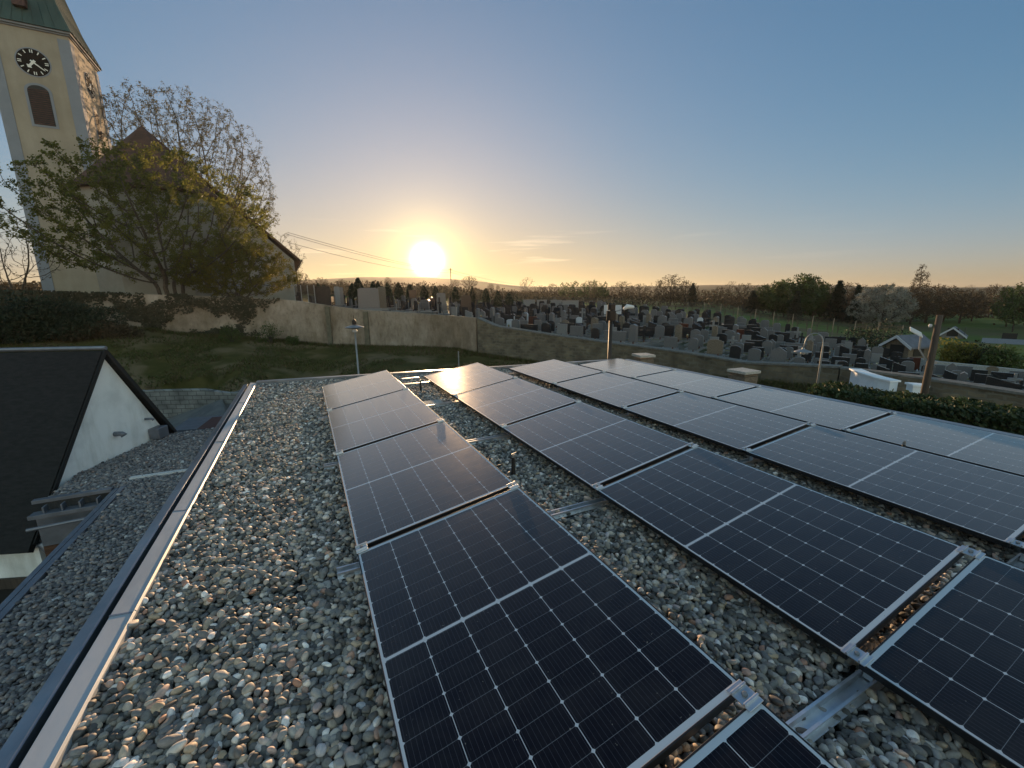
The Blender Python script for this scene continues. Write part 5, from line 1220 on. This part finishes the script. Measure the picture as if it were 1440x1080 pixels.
for row,az,d in far_:
    z=zout(az,d); L=pol(az,d,z); kq=float(np.interp(az,[42,62],[1,.75])); w_=r.uniform(.45,.8)*kq; h_=r.uniform(.75,1.2)*kq; a=R(tang+r.uniform(-5,5)); cx_,sx_=math.cos(a),math.sin(a)
    tgt=b if r.random()<.6 else bl_
    def Tf(p,t,L=L,cx_=cx_,sx_=sx_): return (L.x+cx_*p[0]+sx_*t,L.y+sx_*p[0]-cx_*t,L.z+p[1])
    tgt.prism([(-w_/2,-.1),(w_/2,-.1),(w_/2,h_-.12),(w_/2*.6,h_),(-w_/2*.6,h_),(-w_/2,h_-.12)],-.06,.06,Tf)
    tgt.prism([(-w_/2-.1,-.1),(w_/2+.1,-.1),(w_/2+.1,.14),(-w_/2-.1,.14)],.065,1.1,Tf)
print('far stones',len(far_))
me_=b.build('far_gravestones',M['granite_dark']); bl_o=bl_.build('far_gravestones_pale',M['granite_grey'])
me_.data.materials.append(M['granite_grey'])
n0=len(me_.data.polygons); q_=bmesh.new(); q_.from_mesh(me_.data); q_.from_mesh(bl_o.data); q_.faces.ensure_lookup_table()
for f_ in q_.faces[n0:]: f_.material_index=1
q_.to_mesh(me_.data); q_.free(); bpy.data.objects.remove(bl_o)
tag(me_,'mass of small dark gravestones in the back rows of the cemetery','gravestones',kind='stuff')
# white slab screen row (urn walls) in the back
for i,(px,w_) in enumerate([(744,1.5),(762,1.2),(782,1.3),(802,1.9)]):
    az=AZ(px,430); d=54-i*1.2; L=pol(az,d,zout(az,d)); t=thing('urn_wall',L,'%s white urn wall panel from the left at the back of the cemetery'%ordn(i),'urn wall','white urn walls at the back of the cemetery',rz=R(-az))
    b=MB(); b.box(-w_/2,w_/2,-.2,.2,-.3,1.2); b.build('panel',M['granite_light'],t,bevel=.02); b=MB(); b.box(-w_/2-.06,w_/2+.06,-.26,.26,1.203,1.27); b.build('cap',M['granite_light'],t)
for i,(px,d,h_) in enumerate([(853,40,1.6),(869,40,1.6)]):
    az=AZ(px,450); L=pol(az,d,zout(az,d)); t=thing('marble_stele',L,['left','right'][i]+' tall white marble stele of the pair beside the brown pole','gravestone',rz=R(-az-15))
    b=MB(); b.box(-.25,.25,-.12,.12,.2,h_); b.build('headstone',M['marble'],t,bevel=.01); b=MB(); b.box(-.5,.5,-.25,.25,-.3,.197); b.build('plinth',M['granite_grey'],t)
# tall monuments and thujas behind the concrete wall
for i,(px,yt,d,w_,mk,lab) in enumerate([(517,405,41,1.9,'granite_grey','broad tall grey tomb back standing right behind the concrete wall'),(473,403,44,.5,'granite_light','pale tall stele left of the broad tomb'),(479,404,46,.4,'granite_grey','grey narrow stele just right of the pale tall one'),(536,403,42,.75,'sandstone','leaning brownish stele right of the broad tomb'),(620,412,42,.9,'granite_grey','grey headstone behind the wall below the setting sun'),(580,408,44,.8,'granite_dark','black headstone behind the wall left below the sun'),(655,415,41,1.0,'granite_dark','dark headstone behind the wall right below the sun')]):
    az=AZ(px,yt); top=P(px,yt,d).z; z=zout(az,d); t=thing('tall_gravestone',(pol(az,d,z)),lab,'gravestone',rz=R(-az+4))
    b=MB(); h_=top-z; b.prism([(-w_/2,.2),(w_/2,.2),(w_/2*.92,h_-.1),(w_/2*.7,h_),(-w_/2*.7,h_),(-w_/2*.92,h_-.1)],-.15,.15,lambda p,t_:(p[0],-t_,p[1])); b.build('headstone',M[mk],t,bevel=.015)
    b=MB(); b.box(-w_/2-.15,w_/2+.15,-.3,.3,-.3,.197); b.build('plinth',M['granite_light'] if mk!='granite_light' else M['granite_grey'],t)
def thuja(seed,h,w_):
    r=random.Random(seed); b=MB(); W=MB(); W.tube([(0,0,-.2),(0,0,h*.9)],[.08,.02],6)
    for _ in range(2200):
        z=r.uniform(.05,1); rad=w_/2*(math.sin(min(1,z*1.6)*math.pi/2)*(1-z**3)+.03)*r.uniform(.7,1.08); a=r.uniform(0,6.28); q=Vector((math.cos(a)*rad,math.sin(a)*rad,z*h))
        u,v=frame(Vector((r.gauss(0,1),r.gauss(0,1),r.gauss(0,.4))).normalized()); s=r.uniform(.05,.12); k=len(b.v); b.v+=[tuple(q-u*s),tuple(q+v*s),tuple(q+u*s),tuple(q-v*s)]; b.f.append((k,k+1,k+2,k+3))
    return W,b
W_,B_=thuja(3,3,.8); th0=None
for i,(px,yt,d) in enumerate([(447,399,46),(455,401,52),(503,391,47),(495,399,50),(524,396,48),(531,396,51),(545,399,49),(560,398,53),(576,400,56),(596,402,52),(612,402,57),(640,403,50),(664,403,52),(683,406,54),(700,410,48),(716,412,52)]):
    az=AZ(px,yt); z=zout(az,d); h_=P(px,yt,d).z-z; lab='narrow dark thuja among the graves, %s from the left'%ordn(i)
    if th0 is None: th0=place_tree('thuja',pol(az,d,z),lab,'thuja',W_,B_,M['bark_dark'],M['leaf_dark'],group='thujas among the left graves',scale=(1,1,h_/3))
    else: copy_thing(th0,pol(az,d,z),lab,rz=i*1.3,scale=(r.uniform(.8,1.5),r.uniform(.8,1.5),h_/3))
# mesh fence and dark board panel beside the church
a0,a1=AZ(413,400),AZ(441,400)
fe=thing('churchyard_fence',pol(a0,41.5,1.),'rusty mesh fence with steel posts beside the church corner','fence',rz=0)
b=MB(); z0,z1=P(413,424,41.5).z-.2,P(413,402,41.5).z; zz=fe.location.z
p0=pol(a0,41.5)-Vector((fe.location.x,fe.location.y,0)); p1=pol(a1,41.)-Vector((fe.location.x,fe.location.y,0))
for i in range(40):
    q=p0.lerp(p1,i/39); b.tube([q+Vector((0,0,z0-zz)),q+Vector((0,0,z1-zz))],.012,3)
for i in range(14):
    h_=z0-zz+(z1-z0)*i/13; b.tube([p0+Vector((0,0,h_)),p1+Vector((0,0,h_))],.012,3)
b.build('mesh',M['brownfence'],fe)
for i in range(4):
    q=p0.lerp(p1,i/3); b=MB(); b.tube([q+Vector((0,0,z0-zz-.3)),q+Vector((0,0,z1-zz+.05))],.04,6); b.build('post',M['galv'],fe)
a2=AZ(463,400); q0=pol(a1+.1,41.2);q1=pol(a2,40.6); b=MB(); t=(q1-q0); nn=Vector((-t.y,t.x,0)).normalized()*.08
b.prism([(0,0),(t.x,t.y),(t.x+nn.x,t.y+nn.y),(nn.x,nn.y)],-.6,P(450,403,41).z-.8); o=b.build('board_panel',M['brownfence'],None,loc=(q0.x,q0.y,.8)); tag(o,'dark brown board screen on the wall right of the mesh fence','screen')
# clutter of bright ground lanterns
r=random.Random(3); l0=None
for i,az in enumerate(sorted([r.uniform(1,22) for _ in range(12)]+[r.uniform(24,76) for _ in range(14)])):
    pass; d=dwall(az)+r.uniform(.9,9); L=pol(az,d,zout(az,d)+ (.5 if az<22 else 0.))
    lab='small brass grave lantern on a stand, %s from the left in the cemetery'%ordn(i)
    if l0 is None:
        l0=thing('grave_lantern',L,lab,'lantern','small metal grave lanterns'); b=MB(); b.tube([(0,0,-.6),(0,0,.25)],.03,6); b.build('stand',M['galv'],l0)
        b=MB(); b.lathe([(.07,.253),(.08,.4),(.05,.45),(.015,.5)],n=8); b.build('lantern_body',mat('brass',(.55,.42,.25),.25,1.),l0); learn(l0)
    else: copy_thing(l0,L,lab)

# ------------------------------------------------ evening haze
hb=MB(); hb.box(-3200,3400,-600,3300,-14,43.5); hm=bpy.data.materials.new('evening_haze'); hm.use_nodes=True; nt=hm.node_tree; nt.nodes.clear()
ho_=nt.nodes.new('ShaderNodeOutputMaterial'); pv=nt.nodes.new('ShaderNodeVolumePrincipled'); pv.inputs['Color'].default_value=(.92,.93,.96,1); pv.inputs['Density'].default_value=.0001; pv.inputs['Anisotropy'].default_value=.55
nt.links.new(pv.outputs[0],ho_.inputs['Volume'])
o=hb.build('haze',hm); tag(o,'thin evening haze lying over the whole landscape','haze',kind='stuff')

# ------------------------------------------------ rough grass on the bank
r=random.Random(31); b=MB(); b2=MB()
def tuft(mb,p,h,w):
    for _ in range(3):
        a=r.uniform(0,6.28); l=Vector((math.cos(a),math.sin(a),0)); t=p+l*h*r.uniform(.2,.9)+Vector((0,0,h*r.uniform(.5,1))); sd=Vector((-l.y,l.x,0))*w; k=len(mb.v)
        mb.v+=[tuple(p-sd),tuple(p+sd),tuple(t)]; mb.f.append((k,k+1,k+2))
i=0
while i<26000:
    az=r.uniform(-27,66); w=dwall(az)-.25; st=float(np.interp(az,[-24,-16,-7],[32.1,31.3,27.9])) if az<-5 else w*.62
    foot=r.random()<.22
    d=w-abs(r.gauss(0,.35)) if foot else r.uniform(st,w)
    q=pol(az,d)
    if not foot and mn.noise(Vector((q.x*.35,q.y*.35,2)))<-.12: continue
    i+=1; q.z=zi(az,d)-.02
    tuft(b if r.random()<.6 else b2,q,r.uniform(.10,.28)*(1.5 if foot else 1),r.uniform(.015,.04))
M['grass_a']=mat('grass_blade',(.07,.085,.02),.8,col2=(.11,.11,.03),vscale=.5,trans=.3)
o=b.build('grass_tufts',M['grass_a']); n0=len(o.data.polygons)
o.data.materials.append(mat('dry_grass',(.13,.095,.045),.85,trans=.3))
q_=bmesh.new(); q_.from_mesh(o.data); o2=b2.build('grass_dry',M['grass_a']); q_.from_mesh(o2.data); q_.faces.ensure_lookup_table()
for f_ in q_.faces[n0:]: f_.material_index=1
q_.to_mesh(o.data); q_.free(); bpy.data.objects.remove(o2)
tag(o,'rough green and dry grass tufts on the bank below the concrete wall','grass',kind='stuff')

# ------------------------------------------------ ivy over the left concrete wall, partly standing in for shade there
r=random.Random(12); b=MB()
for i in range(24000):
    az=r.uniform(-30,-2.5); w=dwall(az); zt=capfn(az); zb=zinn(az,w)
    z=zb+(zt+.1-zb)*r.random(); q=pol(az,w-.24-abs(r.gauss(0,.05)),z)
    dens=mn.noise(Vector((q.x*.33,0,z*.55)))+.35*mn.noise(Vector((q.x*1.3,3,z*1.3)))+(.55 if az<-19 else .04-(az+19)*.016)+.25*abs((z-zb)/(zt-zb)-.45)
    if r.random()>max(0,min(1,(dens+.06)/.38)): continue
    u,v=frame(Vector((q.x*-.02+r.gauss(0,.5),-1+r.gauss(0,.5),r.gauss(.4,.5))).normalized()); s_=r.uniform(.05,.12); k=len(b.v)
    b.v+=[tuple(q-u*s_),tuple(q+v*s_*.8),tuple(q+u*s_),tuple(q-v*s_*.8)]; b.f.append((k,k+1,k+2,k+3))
iv=thing('ivy',pol(-16,42,-1),'dark ivy over the left half of the tall concrete wall, partly standing for shade','ivy')
o=b.build('foliage',mat('ivy_shade_leaf',(.035,.036,.016),.7,col2=(.065,.052,.026),vscale=.8,trans=.2),iv); o.location=-Vector(iv.location)
